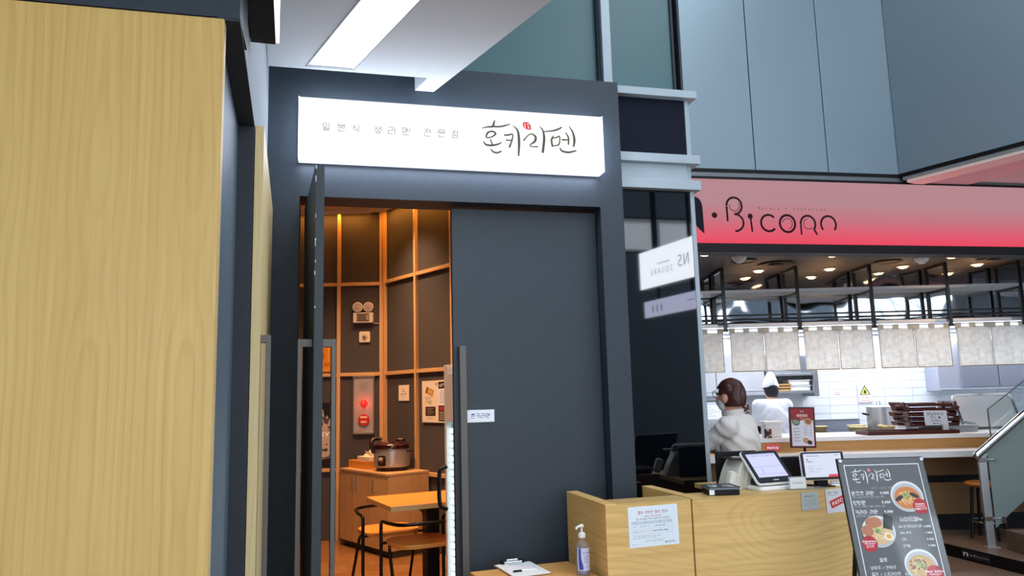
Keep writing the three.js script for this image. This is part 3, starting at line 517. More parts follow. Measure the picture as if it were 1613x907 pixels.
{
  const tx = canvasTex(256, 768, (x, w, h) => {
    x.fillStyle = '#121011'; x.fillRect(0, 0, w, h); const r = rng(5);
    x.fillStyle = '#b9aaa0'; x.beginPath(); x.moveTo(20, 150); for (let i = 0; i <= 12; i++) x.lineTo(20 + i * 18, 120 + r() * 90 - (i > 3 && i < 8 ? 90 : 0)); x.lineTo(240, 640); x.lineTo(10, 700); x.fill();
    x.fillStyle = '#4c4340'; for (let i = 0; i < 26; i++) { x.beginPath(); x.ellipse(30 + r() * 200, 180 + r() * 430, 8 + r() * 30, 5 + r() * 16, r() * 3, 0, 7); x.fill(); }
    x.fillStyle = '#d8ccc2'; for (let i = 0; i < 14; i++) { x.beginPath(); x.ellipse(40 + r() * 180, 200 + r() * 390, 5 + r() * 22, 3 + r() * 8, r() * 3, 0, 7); x.fill(); }
    text(x, 'TERIYA', 128, 330, 74, { color: '#fff', align: 'center' });
    x.strokeStyle = '#120f10'; x.lineWidth = 12; x.beginPath(); x.arc(150, 560, 90, .3, 2.6); x.stroke();
  });
  const t = thing('poster', 'tall black and white poster with bold white lettering inside the ramen shop', 'poster', BWp(-.66, 1.17, 0), WT);
  part(t, 'board', box(-.15, .15, -.34, .34, 0, .012, .002), M.black); part(t, 'print', card(.294, .672).translate(0, 0, .0125), print(tx, .5));
}
{
  const tx = canvasTex(384, 400, (x, w, h) => {
    x.fillStyle = '#d98a1c'; x.fillRect(0, 0, w, h); x.strokeStyle = '#f0c25a'; x.lineWidth = 8; x.strokeRect(10, 10, w - 20, h - 20);
    x.fillStyle = '#b05c10'; x.beginPath(); x.arc(w / 2, 190, 120, 0, 7); x.fill(); x.fillStyle = '#e39a2c'; x.beginPath(); x.arc(w / 2, 190, 84, 0, 7); x.fill();
    x.strokeStyle = '#6b3208'; x.lineWidth = 14; x.beginPath(); x.arc(w / 2 + 40, 190, 46, .4, 4); x.stroke(); x.strokeStyle = '#f4dca0'; x.lineWidth = 9; for (let i = 0; i < 9; i++) { const a = -2.6 + i * .26; x.beginPath(); x.moveTo(w / 2 + Math.cos(a) * 94, 190 + Math.sin(a) * 94); x.lineTo(w / 2 + Math.cos(a) * 116, 190 + Math.sin(a) * 116); x.stroke(); }
    x.fillStyle = '#c26f12'; x.fillRect(0, 282, w, 62); text(x, 'IAN', 250, 288, 54, { color: '#f6ead2', family: 'serif', align: 'center' });
  });
  const t = thing('poster', 'orange framed sign with a round emblem seen past the open navy door', 'poster', BWp(-.72, 2.0, 0), WT);
  part(t, 'board', slabRR(.32, .335, .02, .02, .004), std(0xc47a1a, .5)); part(t, 'print', card(.29, .305).translate(0, 0, .0205), print(tx, .45));
}
// on the slanting wall
{
  const tx = canvasTex(256, 330, (x, w, h) => { x.fillStyle = '#efe6da'; x.fillRect(0, 0, w, h); x.strokeStyle = '#3c3230'; x.lineWidth = 6; x.beginPath(); x.arc(128, 110, 28, .5, 5.4); x.stroke(); x.fillStyle = '#5a4c44'; x.beginPath(); x.ellipse(140, 132, 15, 10, .7, 0, 7); x.fill(); text(x, '금연구역', 128, 172, 36, { align: 'center', color: '#3c3230', weight: .13 }); text(x, '안내문', 128, 230, 22, { align: 'center', color: '#6a5c54' }); });
  const t = thing('wall_notice', 'small cream notice with a dark symbol on the slanting inner wall', 'notice', RW(.424, 1.591, 0), RT);
  part(t, 'board', box(-.1, .1, -.08, .08, 0, .008, .002), std(0xe6d8c6, .6)); part(t, 'print', card(.196, .156).translate(0, 0, .0083), print(tx));
}
{
  const tx = canvasTex(512, 420, (x, w, h) => {
    x.fillStyle = '#e9dfd2'; x.fillRect(0, 0, w, h); x.save(); x.translate(120, 110); x.rotate(.35); x.fillStyle = '#b98c4a'; x.fillRect(-62, -36, 124, 66); x.fillStyle = '#6d4a22'; x.fillRect(-62, -36, 26, 66); x.fillStyle = '#d9b06c'; x.fillRect(-24, -22, 70, 34); x.restore();
    text(x, '육포', 208, 20, 34, { color: '#4a3f38' }); x.fillStyle = '#8d7f74'; for (let i = 0; i < 5; i++) x.fillRect(50, 160 + i * 14, 110 - (i % 3) * 18, 4);
    text(x, '안내', 96, 212, 26, { color: '#5a5048' }); x.fillStyle = '#3c2a28'; x.fillRect(52, 262, 160, 96); x.fillStyle = '#9a8880'; for (let i = 0; i < 4; i++) x.fillRect(80, 280 + i * 17, 100 - (i % 2) * 26, 6); text(x, '감사합니다', 132, 372, 18, { align: 'center', color: '#6a5c54' });
    x.fillStyle = '#221c22'; x.fillRect(258, 10, 150, 70); x.strokeStyle = '#e4dcd4'; x.lineWidth = 5; for (let i = 0; i < 6; i++) { x.beginPath(); x.arc(286 + i * 18, 46, 13, i, i + 4); x.stroke(); }
    x.fillStyle = '#e5eefc'; x.fillRect(258, 82, 250, 168); x.fillStyle = '#5577c8'; for (let i = 0; i < 8; i++) x.fillRect(274, 94 + i * 18, 60 + (i * 37) % 90, 5);
    x.fillStyle = '#221a1e'; x.fillRect(258, 250, 250, 160); x.fillStyle = '#a33a34'; x.fillRect(270, 262, 70, 40); x.fillStyle = '#d9cdc4'; for (let i = 0; i < 5; i++) x.fillRect(272, 316 + i * 18, 90 - (i % 2) * 24, 6); x.fillStyle = '#b06a3a'; x.beginPath(); x.arc(450, 330, 44, 0, 7); x.fill();
  });
  const t = thing('poster', 'wide poster board with food pictures, partly hidden by the glass door fridge', 'poster', RW(1.07, 1.5, 0), RT);
  part(t, 'board', box(-.29, .29, -.2, .2, 0, .014, .002), std(0xe2d4c2, .6)); part(t, 'print', card(.57, .39).translate(0, 0, .0144), print(tx, .5));
}
// cabinet, tray and tissue box, rice cooker
{
  const t = thing('cabinet', 'low wooden cabinet with three doors carrying the rice cooker', 'cabinet', RW(.425, .1, .03), RT);
  const x0 = -.49, x1 = .49, D = .44;
  part(t, 'carcass', box(x0, x1, .06, .73, 0, D - .02, .002), M.cabinet); part(t, 'top', box(x0 - .004, x1 + .004, .73, .752, 0, D + .006, .002), M.cabinet); part(t, 'plinth', box(x0 + .01, x1 - .01, .0, .06, .02, D - .05, .002), std(0x3a2c22, .6));
  for (let i = 0; i < 3; i++) {
    const a = x0 + i * .327, d = part(t, 'door', box(a + .002, a + .324, .062, .727, D - .02, D, .002), M.cabinet), hx = i === 0 ? a + .285 : a + .045;
    part(d, 'handle', [box(hx - .009, hx + .009, .57, .69, D, D + .012, .003), box(hx - .005, hx + .005, .582, .678, D + .012, D + .0135, .001)], std(0xa89c90, .35, .7));
  }
}
{
  const t = thing('wooden_tray', 'shallow wooden tray box on the low cabinet under the tissue box', 'tray', RW(.13, .852, .24), RT);
  part(t, 'base', box(-.19, .19, 0, .01, -.13, .13, .001), M.tableTop); for (const s of [-1, 1]) { part(t, 'side', box(-.19, .19, .0, .075, s * .13 - .006, s * .13 + .006, .002), M.tableTop); part(t, 'side', box(s * .19 - .006, s * .19 + .006, 0, .075, -.13, .13, .002), M.tableTop); }
}
{
  const t = thing('tissue_box', 'pale tissue box with a crumpled tissue standing in the wooden tray', 'tissue box', RW(.15, .864, .25), RT);
  part(t, 'box', box(-.125, .125, 0, .1, -.07, .07, .004), std(0xded2b8, .7));
  const g = new THREE.PlaneGeometry(.17, .06, 16, 6), p = g.attributes.position; for (let i = 0; i < p.count; i++) { const x = p.getX(i), y = p.getY(i); p.setZ(i, .02 * Math.sin(x * 60) + .01 * Math.sin(y * 90 + x * 30)); p.setY(i, y + .012 * Math.sin(x * 37)); } g.computeVertexNormals();
  part(t, 'tissue', g.translate(.02, .128, 0), std(0xece0cc, .9, 0, { side: THREE.DoubleSide }));
}
{
  const t = thing('rice_cooker', 'large round steel rice cooker with dark red lid on the low cabinet', 'rice cooker', RW(.585, .852, .24), -.65); t.scale.set(.97, .84, .97);
  const shell = std(0xb4afab, .34, .5), dark = phys(0x2a090c, .18, { clearcoat: .8, clearcoatRoughness: .12 });
  part(t, 'base', lathe([[0, 0], [.135, 0], [.15, .01], [.16, .04], [.172, .05]], 48), std(0x2c1416, .4));
  part(t, 'body', lathe([[.172, .045], [.178, .06], [.18, .14], [.18, .245], [.176, .25]], 56), shell);
  const lid = part(t, 'lid', lathe([[.176, .246], [.19, .25], [.192, .285], [.18, .305], [.13, .325], [.06, .333], [0, .334]], 56), dark);
  part(lid, 'steam_vent', slabRR(.09, .07, .024, .02, .006).rotateX(-Math.PI / 2).translate(.06, .322, -.06), dark);
  part(lid, 'vent_cap', slabRR(.05, .035, .008, .014, .003).rotateX(-Math.PI / 2).translate(.06, .345, -.06), std(0xc9a06a, .4));
  part(t, 'hinge_handle', tube([[-.18, .2, .04], [-.205, .3, .03], [-.19, .35, .01], [-.14, .365, -.01], [-.1, .35, -.01]], .02, 24, false, .5).rotateY(.6), std(0x1c0c0e, .3));
  part(t, 'control_panel', T(slabRR(.082, .115, .016, .016, .004), 0, .12, .174), std(0x261013, .3));
  part(t, 'display', T(box(-.022, .022, -.018, .018, 0, .002, .001), -.008, .142, .1905), std(0xc9b29a, .4));
  part(t, 'button', [[.024, .148], [-.012, .112], [.014, .112], [0, .09]].map(([x, y]) => box(x - .008, x + .008, y - .004, y + .004, .19, .194, .001)), std(0x9a7c70, .4));
  part(t, 'side_handle', T(box(-.05, .05, -.012, .012, 0, .045, .01), 0, .215, .172).rotateY(1.75), std(0x1c0c0e, .35));
  part(t, 'latch', box(-.02, .02, .225, .265, .172, .19, .004).rotateY(.5), std(0x8f8a86, .35, .7));
}
// table and chairs
const TT = .22, TP = [.43, -5.24];
{
  const t = thing('dining_table', 'warm wooden dining table on a black pedestal inside the ramen shop', 'table', [TP[0], .1, TP[1]], TT - .0);
  part(t, 'tabletop', box(0, 1.15, .69, .724, -.6, 0, .004), M.tableTop); part(t, 'edge_band', [box(-.003, 1.153, .688, .722, -.001, .004, .001), box(-.004, .001, .688, .722, -.6, 0, .001)], std(0xc89a62, .5));
  part(t, 'pedestal', box(.4, .5, .02, .69, -.51, -.41, .006), M.black); part(t, 'foot_plate', box(.3, .6, 0, .02, -.59, -.33, .006), M.black);
}
function chair(x, z, turn, label) {
  const t = thing('dining_chair', label, 'chair', [x, .1, z], turn, undefined);
  const g = new THREE.ExtrudeGeometry(roundRect(.42, .4, .13), { depth: .018, bevelEnabled: true, bevelSize: .006, bevelThickness: .006, bevelSegments: 2, curveSegments: 10 }).rotateX(Math.PI / 2);
  part(t, 'seat', uvm(g).translate(0, .455, 0), M.tableTop);
  part(t, 'arm_rail', tube([[-.235, .46, -.16], [-.235, .55, -.16], [-.235, .58, -.13], [-.235, .59, .02], [-.2, .595, .17], [-.08, .6, .225], [.08, .6, .225], [.2, .595, .17], [.235, .59, .02], [.235, .58, -.13], [.235, .55, -.16], [.235, .46, -.16]], .0125, 90, false, .5), M.blackTube);
  for (const s of [-1, 1]) { part(t, 'leg', rod([s * .235, 0.0, -.16], [s * .235, .47, -.16], .0125), M.blackTube); part(t, 'leg', tube([[s * .2, .435, -.06], [s * .222, .4, .0], [s * .235, .03, .2], [s * .235, .012, .18], [s * .235, .012, -.14]], .0115, 40, false, .2), M.blackTube); }
  part(t, 'seat_bar', [rod([-.23, .435, -.13], [.23, .435, -.13], .01), rod([-.2, .435, .1], [.2, .435, .1], .01)], M.blackTube); return t;
}
chair(.47, -6.03, Math.PI + .2, 'wooden seat chair with black tube frame on the far side of the table');
chair(.65, -5.47, .22, 'wooden seat chair with black tube frame pushed under the near side of the table');
// glass door fridge
{
  const t = thing('display_fridge', 'tall white glass door fridge lit inside, half hidden by the closed navy door', 'fridge', [.822, .1, -4.93], .14);
  const wh = std(0xe6e2dc, .4);
  part(t, 'cabinet', [box(.06, .6, 0, .16, -.25, .25, .004), box(.06, .6, 1.5, 1.62, -.25, .25, .004), box(.58, .6, .16, 1.5, -.25, .25, 0), box(.06, .6, .16, 1.5, -.25, -.225, 0), box(.06, .6, .16, 1.5, .225, .25, 0)], wh);
  const d = part(t, 'door', [box(0, .055, .12, .17, -.25, .25, .004), box(0, .055, 1.28, 1.6, -.25, .25, .004), box(0, .055, .17, 1.28, -.25, -.215, .004), box(0, .055, .17, 1.28, .215, .25, .004)], wh);
  part(d, 'glass_pane', box(.02, .026, .17, 1.28, -.215, .215, 0), M.glassClear);
  part(d, 'handle', tube([[0, .98, -.205], [-.045, .96, -.205], [-.055, .9, -.205], [-.055, .78, -.205], [-.045, .72, -.205], [0, .7, -.205]], .014, 30, false, .3), M.black);
  part(t, 'led_strip', box(.036, .05, .2, 1.26, -.212, -.165, .002), std(0xe8eef0, .5)); for (let i = 0; i < 22; i++) part(t, 'led', box(.03, .0365, .215 + i * .047, .243 + i * .047, -.208, -.169, .001), glow(0xdff2ff, 4));
  for (let i = 0; i < 5; i++) { const s = part(t, 'shelf', box(.09, .56, .34 + i * .23, .345 + i * .23, -.22, .22, 0), std(0xd5dde0, .4)); for (let j = 0; j < 4; j++) part(s, 'bottle', lathe([[0, .345], [.03, .345], [.032, .36], [.032, .45], [.014, .49], [.012, .52], [0, .52]], 14), j % 2 ? std(0x9cb8c4, .2) : std(0xc8d4d8, .25), [.13, i * .23, -.15 + j * .1]); }
  part(t, 'hinge_cap', box(.0, .07, 1.6, 1.66, -.25, -.18, .004), wh);
  const l = new THREE.RectAreaLight(0xdff2ff, 45, 1.2, .05); l.position.set(.9 + .03, .95, -5.13); scene.add(l); l.lookAt(.93, .95, -4); l.rotation.z += Math.PI / 2;
}

// ---------- kitchen of the open restaurant ----------
// white wall tiles, each its own piece
{
  const w = scene.getObjectByName('wall_kitchen'), r = rng(3), geos = {}, mats = [0xe6ebf2, 0xe2e8f0, 0xeaeef4].map(c => std(c, .22));
  const tile = (x0, x1, y0, y1) => part(w, 'tile', geos[(x1 - x0).toFixed(3)] ??= box(-(x1 - x0) / 2 + .002, (x1 - x0) / 2 - .002, -.048, .048, 0, .009, .002), mats[Math.floor(r() * 3)], [(x0 + x1) / 2, (y0 + y1) / 2, 0]);
  for (let j = 0; j < 12; j++) for (let i = 0; i < 15; i++) { const x = 1.9 + i * .36 + (j % 2) * 0; tile(x, x + .36, 1.0 + j * .1, 1.1 + j * .1); }
}
// polished steel hood across the back of the counter, its sheet slightly buckled
{
  const t = thing('steel_hood', 'polished wavy stainless steel hood across the kitchen above the linen curtains', 'hood', K(0, 0, 8.5), KT);
  const g = new THREE.PlaneGeometry(7, .6, 180, 14), p = g.attributes.position;
  for (let i = 0; i < p.count; i++) { const x = p.getX(i), y = p.getY(i); p.setZ(i, .006 * Math.sin(x * 2.3 + y * 3) + .0035 * Math.sin(x * 5.1 - y * 5 + 1) + .0012 * Math.sin(x * 13 + y * 9)); } g.computeVertexNormals();
  part(t, 'front_sheet', g.translate(4.9, 2.553, 0), new THREE.MeshStandardMaterial({ color: 0xd5dbe0, metalness: 1, roughness: .05 }));
  part(t, 'casing', box(1.4, 8.2, 2.26, 2.849, -.05, -.02, 0), M.steel); part(t, 'lower_lip', [box(1.4, 8.2, 2.235, 2.262, -.05, .03, .003), box(1.4, 8.2, 2.2, 2.24, -1.25, -1.2, 0)], M.steel);
  part(t, 'canopy', box(1.4, 8.2, 2.262, 2.28, -1.25, -.05, 0), M.steel);
  part(t, 'tube_lamp', [box(2.0, 4.9, 2.235, 2.26, -.35, -.29, .004), box(5.2, 8, 2.235, 2.26, -.35, -.29, .004), box(2.0, 8, 2.235, 2.26, -.95, -.89, .004)], glow(C.kitchen, 2.4));
  for (const [u, w, d] of [[3.45, 2.9, 8.82], [6.6, 2.8, 8.82], [5, 6, 9.42]]) { const l = area(K(u, 2.225, d), K(u, 0, d), w, .07, C.kitchen, L.kitchenTube * 2.2); l.quaternion.setFromRotationMatrix(new THREE.Matrix4().makeBasis(new THREE.Vector3(KU[0], 0, KU[1]), new THREE.Vector3(KF[0], 0, KF[1]), new THREE.Vector3(0, 1, 0))); }
}
// black hanging rack in front of the hood
{
  const t = thing('hanging_rack', 'black steel rack with a pale shelf hanging from the ceiling before the steel hood', 'rack', K(0, 0, 8.05), KT), us = [2.285, 3.085, 3.885, 4.71, 5.5, 6.3];
  for (const u of us) {
    part(t, 'post', box(u - .017, u + .017, 2.17, 2.85, -.017, .017, .002), M.blackSatin); part(t, 'post', box(u - .017, u + .017, 2.28, 2.85, -.4, -.366, .002), M.blackSatin);
    part(t, 'top_bar', box(u - .014, u + .014, 2.818, 2.848, -.37, -.017, .001), M.blackSatin); part(t, 'shelf_bracket', box(u - .012, u + .012, 2.545, 2.57, -.37, -.017, .001), M.blackSatin);
    part(t, 'foot', box(u - .024, u + .024, 2.155, 2.175, -.024, .024, .002), M.blackSatin);
  }
  for (let i = 0; i < 5; i++) part(t, 'shelf_board', box(us[i] + .019, us[i + 1] - .019, 2.572, 2.604, -.37, .012, .003), std(0xb9bcbf, .35, .2));
  part(t, 'shelf_board', box(1.6, us[0] - .019, 2.572, 2.604, -.37, .012, .003), std(0xb9bcbf, .35, .2));
  part(t, 'hanging_pipe', rod([1.6, 2.333, -.06], [6.8, 2.333, -.06], .009), M.blackSatin); part(t, 'hanging_pipe', rod([1.6, 2.295, -.14], [6.8, 2.295, -.14], .011), M.blackSatin); part(t, 'hanging_pipe', rod([1.6, 2.262, -.22], [6.8, 2.262, -.22], .006), M.blackSatin);
  for (const u of us) part(t, 'light_rail', box(u + .03, u + .66, 2.205, 2.238, -.03, 0, .003), M.whiteGloss); part(t, 'light_rail', box(1.6, us[0] - .08, 2.205, 2.238, -.03, 0, .003), M.whiteGloss); for (const u of us) part(t, 'rail_cap', box(u + .66, u + .78, 2.205, 2.238, -.03, 0, .003), M.alu);
}
// linen half-curtains
const linen = phys(0xffffff, 1, { side: THREE.DoubleSide, transmission: .5, thickness: 0, map: dataTex(256, 256, (u, v) => { const a = (fbm(u * 6, v * 160, 7, 2, 6, 160) + fbm(u * 160, v * 6, 8, 2, 160, 6) - 1) * 26, b = (fbm(u * 14, v * 14, 9, 4, 14, 14) - .5) * 34; return [230 + a + b, 228 + a + b, 219 + a + b]; }, [.5, .5]) });
function noren(u0, widths, seed, label) {
  const t = thing('noren_curtain', label, 'curtain', K(u0, 2.19, 8.06), KT, undefined), r = rng(seed); let x = 0;
  for (const w of widths) {
    const g = new THREE.PlaneGeometry(w - .012, .42, 24, 14), p = g.attributes.position, ph = r() * 6;
    for (let i = 0; i < p.count; i++) { const X = p.getX(i), Y = p.getY(i), dn = (.21 - Y) / .42; p.setZ(i, .012 * dn * Math.sin(X * 14 + ph) + .005 * Math.sin(X * 31 + ph * 2)); p.setX(i, X * (1 + .02 * dn) + .004 * dn * Math.sin(ph)); p.setY(i, Y - .004 * Math.sin(X * 9 + ph)); }
    g.computeVertexNormals(); part(t, 'cloth_panel', uvm(g.toNonIndexed()).translate(x + w / 2, -.25, 0), linen);
    part(t, 'hem', [box(x + .008, x + w - .008, -.468, -.456, -.003, .004, .001), box(x + .006, x + .012, -.46, -.05, -.004, .003, .001), box(x + w - .012, x + w - .006, -.46, -.05, -.004, .003, .001)], std(0xb7ae98, .95));
    const n = 3; for (let i = 0; i < n; i++) { const c = x + .03 + i * (w - .06) / (n - 1); part(t, 'tab', [box(c - .03, c + .03, -.055, .0, .006, .009, .001), box(c - .03, c + .03, -.055, .0, -.014, -.011, .001), box(c - .03, c + .03, -.003, .002, -.014, .009, .001)], linen); }
    x += w;
  }
  part(t, 'curtain_rod', rod([-.02, -.008, -.002], [x + .02, -.008, -.002], .006), std(0xdfe3e6, .3, .5));
}
noren(1.46, [.4, .4], 1, 'beige linen half-curtain at the far left, mostly behind the black glass pier');
noren(2.325, [.37, .375], 2, 'beige linen half-curtain above the chef in the white hat');
noren(3.12, [.37, .375], 3, 'beige linen half-curtain above the brass pots and red menu board');
noren(3.925, [.385, .39], 4, 'beige linen half-curtain above the warning sign and stock pot');
noren(4.76, [.37, .375], 5, 'beige linen half-curtain above the steel wall cabinets');
noren(5.55, [.37, .375], 6, 'beige linen half-curtain cut off by the right edge of the picture');
// ceiling fittings
function downlight(u, d, label) {
  const t = thing('downlight', label, 'ceiling light', K(u, 2.85, d));
  part(t, 'rim', lathe([[.052, .0], [.07, -.004], [.068, -.012], [.052, -.008]], 24), std(0xe8d9c6, .5));
  part(t, 'lamp', lathe([[0, -.03], [.03, -.028], [.05, -.016], [.052, -.006]], 24), glow(C.down, 6));
  const l = new THREE.SpotLight(C.down, L.kitchenSpot, 0, 1.25, .9, 2); l.position.set(...K(u, 2.834, d)); l.target.position.set(...K(u, 0, d)); l.shadow.radius = 2.5; scene.add(l, l.target);
  
}
downlight(1.867, 7.113, 'warm recessed ceiling light beside the black glass pier, leftmost of the row');
downlight(3.196, 7.349, 'warm recessed ceiling light to the right of the large round vent');
downlight(4.545, 7.625, 'warm recessed ceiling light just right of the right smoke detector');
downlight(2.75, 8.25, 'warm recessed ceiling light above the second black rack post');
downlight(3.544, 8.25, 'warm recessed ceiling light near the hood between second and third rack posts');
downlight(4.345, 8.22, 'warm recessed ceiling light near the hood between third and fourth rack posts');
downlight(5.16, 8.2, 'warm recessed ceiling light near the hood at the far right');
function smokeDetector(u, d, label) {
  const t = thing('smoke_detector', label, 'smoke detector', K(u, 2.85, d));
  part(t, 'base', lathe([[0, 0], [.078, 0], [.076, -.022], [.07, -.03]], 32), M.white); part(t, 'dome', lathe([[.07, -.028], [.06, -.05], [.035, -.066], [.03, -.075], [0, -.08]], 32), M.white);
}
smokeDetector(2.248, 7.283, 'white smoke detector on the dark ceiling, left of the round vents');
smokeDetector(4.236, 7.635, 'white smoke detector on the dark ceiling, right of the round speakers');
function ceilingVent(u, d, r, label, cat, cone) {
  const t = thing(cone ? 'round_vent' : 'ceiling_speaker', label, cat, K(u, 2.85, d)), m = std(0x3c3230, .5);
  part(t, 'rim', lathe([[r * .82, 0], [r, -.006], [r * .98, -.018], [r * .84, -.014]], 40), std(cone ? 0x3a302e : 0x5a4a44, .45));
  if (cone) { part(t, 'cone', lathe([[r * .3, -.004], [r * .82, -.016], [r * .82, -.01]], 40), m); part(t, 'core', lathe([[0, -.03], [r * .3, -.026], [r * .42, -.016], [r * .3, -.006]], 32), std(0x1b1716, .5)); } else part(t, 'grille', cyl(r * .83, r * .83, .006, 0, -.008, 0, 40), m);
}
ceilingVent(2.8, 7.84, .185, 'large dark round air vent on the kitchen ceiling', 'vent', true);
ceilingVent(2.39, 7.6, .13, 'dark round ceiling speaker below the left smoke detector', 'speaker', false);
ceilingVent(2.836, 7.2, .11, 'dark round ceiling plate close under the shop sign, left one', 'ceiling plate', false);
ceilingVent(3.61, 7.34, .11, 'dark round ceiling plate close under the shop sign, right one', 'ceiling plate', false);
ceilingVent(4.013, 7.88, .14, 'dark round ceiling ring lit warmly, left of the right smoke detector', 'speaker', false);
ceilingVent(5.13, 7.86, .17, 'dark round air vent at the far right of the kitchen ceiling', 'vent', true);
{
  const t = thing('sprinkler', 'tiny pale sprinkler head on the kitchen ceiling at right', 'sprinkler', K(4.815, 2.85, 7.68));
  part(t, 'plate', cyl(.03, .03, .006, 0, -.006, 0, 18), M.white); part(t, 'head', lathe([[0, -.04], [.02, -.036], [.008, -.03], [.008, -.006]], 14), M.chrome);
}
// service counter
{
  const wood2 = std(0xffffff, .5, 0, { map: wood({ light: [196, 148, 86], dark: [168, 120, 62], seed: 61, strip: .3, rings: 60, contrast: .35, span: [2.4, .9], px: [256, 128], swap: true }) }), stone = std(0xeceef0, .3);
  const t = thing('service_counter', 'long white topped wooden service counter with a lower white ledge in front of the kitchen', 'counter', K(0, 0, 7.75), KT);
  part(t, 'counter_top', box(1.0, 7.0, 1.0, 1.04, -.75, .02, .004), stone);
  part(t, 'front_board', box(1.0, 7.0, .86, 1.0, -.03, 0, .001), wood2);
  part(t, 'ledge', box(1.0, 7.0, .838, .9, -.02, .34, .005), stone);
  part(t, 'base_panel', box(1.0, 7.0, .1, .84, -.06, -.03, 0), std(0x7a5a34, .55)); part(t, 'groove_strip', box(1.0, 7.0, .56, .63, -.03, -.022, 0), M.black); part(t, 'kick_board', box(1.0, 7.0, .0, .25, -.03, -.01, 0), M.black);
  part(t, 'body', box(1.0, 7.0, 0, 1.0, -.74, -.06, 0), M.steel);
}
// cooking line behind the counter
{
  const t = thing('cooking_range', 'black gas cooking range behind the counter under the brass bowls', 'stove', K(0, 0, 9.0), KT);
  part(t, 'body', box(3.26, 4.42, 0, .96, -.38, .38, .006), M.steel); part(t, 'cook_top', box(3.26, 4.42, .96, .985, -.38, .38, .004), M.black);
  for (let i = 0; i < 4; i++) { const u = 3.42 + i * .28; part(t, 'burner_grate', [0, 1, 2, 3].map(k => T(box(-.12, .12, .985, 1.0, -.006, .006, .001), u, 0, .05, 0, k * .785, 0)).concat([T(new THREE.TorusGeometry(.11, .006, 8, 28).rotateX(Math.PI / 2), u, .995, .05)]), M.blackSatin); }
  part(t, 'front_rail', box(3.28, 4.4, .9, .95, .38, .4, .003), M.chrome);
}
function bowlPot(u, y, d, r, label) {
  const t = thing('brass_pot', label, 'pot', K(u, y, d), KT, undefined);
  part(t, 'bowl', lathe([[0, .004], [r * .62, 0], [r * .8, .008], [r * .95, .05], [r, .075], [r * 1.07, .078], [r * 1.06, .083], [r * .97, .08], [r * .9, .05], [r * .7, .014], [0, .012]], 40), M.brass);
  const h = rng(Math.round(u * 100)); part(t, 'hammer_ring', lathe([[r * .9, .03], [r * .945, .034], [r * .95, .038]], 40), M.brass);
}
bowlPot(3.6, 1.0, 9.05, .095, 'brass pot on the cooking range, left of three, partly behind the red menu board');
bowlPot(3.93, .999, 8.75, .1, 'brass pot on the cooking range between menu board and warning sign, nearer of two');
bowlPot(4.07, 1.0, 9.1, .1, 'brass pot on the cooking range directly left of the stock pot');
bowlPot(4.24, 1.001, 8.72, .09, 'brass pot with a ladle in front of the stock pot');
solo('wooden_spoon', [rod([0, 0, 0], [.24, -.02, .1], .006), T(new THREE.SphereGeometry(.028, 16, 10).scale(1.3, .4, 1), -.02, 0, -.01)], std(0xd9b878, .5), 'pale wooden spoon lying across the brass pot in front of the stock pot', 'spoon', K(4.2, 1.088, 8.72), KT);
{
  const t = thing('stock_pot', 'tall dented aluminium stock pot with black side handles', 'pot', K(4.33, 1.0, 9.05), KT);
  part(t, 'body', lathe([[0, 0], [.135, 0], [.142, .008], [.142, .28], [.148, .286], [.146, .292], [.138, .288]], 44), M.alu);
  const l = part(t, 'lid', lathe([[.147, .29], [.147, .3], [.12, .306], [0, .312]], 40), M.alu); part(l, 'knob', [rod([-.02, .31, 0], [-.02, .35, 0], .005), rod([.02, .31, 0], [.02, .35, 0], .005), rod([-.024, .352, 0], [.024, .352, 0], .009)], M.chrome);
  for (const s of [-1, 1]) part(t, 'side_handle', tube([[s * .14, .2, .03], [s * .185, .215, .03], [s * .19, .215, 0], [s * .185, .215, -.03], [s * .14, .2, -.03]], .009, 20, false, .4), M.black);
}
{
  const t = thing('backsplash', 'low steel splash panel on the tiled wall behind the range', 'splash panel', K(3.85, 0, 9.78), KT);
  part(t, 'sheet', [box(-.75, -.103, .9, 1.125, 0, .02, .003), box(-.097, .56, .9, 1.125, 0, .02, .003)], std(0x9fa4b4, .35, .6)); part(t, 'top_fold', box(-.75, .56, 1.12, 1.13, -.001, .03, .001), M.steel);
}
{
  const t = thing('back_worktop', 'stainless steel worktop along the tiled kitchen wall under the open shelf', 'worktop', K(0, 0, 9.45), KT);
  part(t, 'top', box(1.4, 3.05, .86, .9, -.3, .3, .004), M.steel); part(t, 'body', box(1.42, 3.03, 0, .86, -.29, .27, 0), M.steel); part(t, 'top', box(4.5, 7, .86, .9, -.3, .3, .004), M.steel); part(t, 'body', box(4.5, 7, 0, .86, -.29, .27, 0), M.steel);
}
{
  const t = thing('wall_cabinet', 'stainless wall cabinet at the left of the kitchen behind the cashier', 'cabinet', K(0, 0, 9.6), KT);
  part(t, 'carcass', box(1.6, 3.13, 1.5, 2.0, -.19, .16, .004), M.steel); for (const [a, b] of [[1.62, 2.51], [2.52, 3.12]]) part(t, 'door', box(a, b, 1.51, 1.99, .16, .18, .004), std(0xd5d9e0, .4, .35)); part(t, 'lower_flange', box(1.6, 3.13, 1.46, 1.5, -.19, .19, .003), std(0xc6ccd6, .35, .5));
}
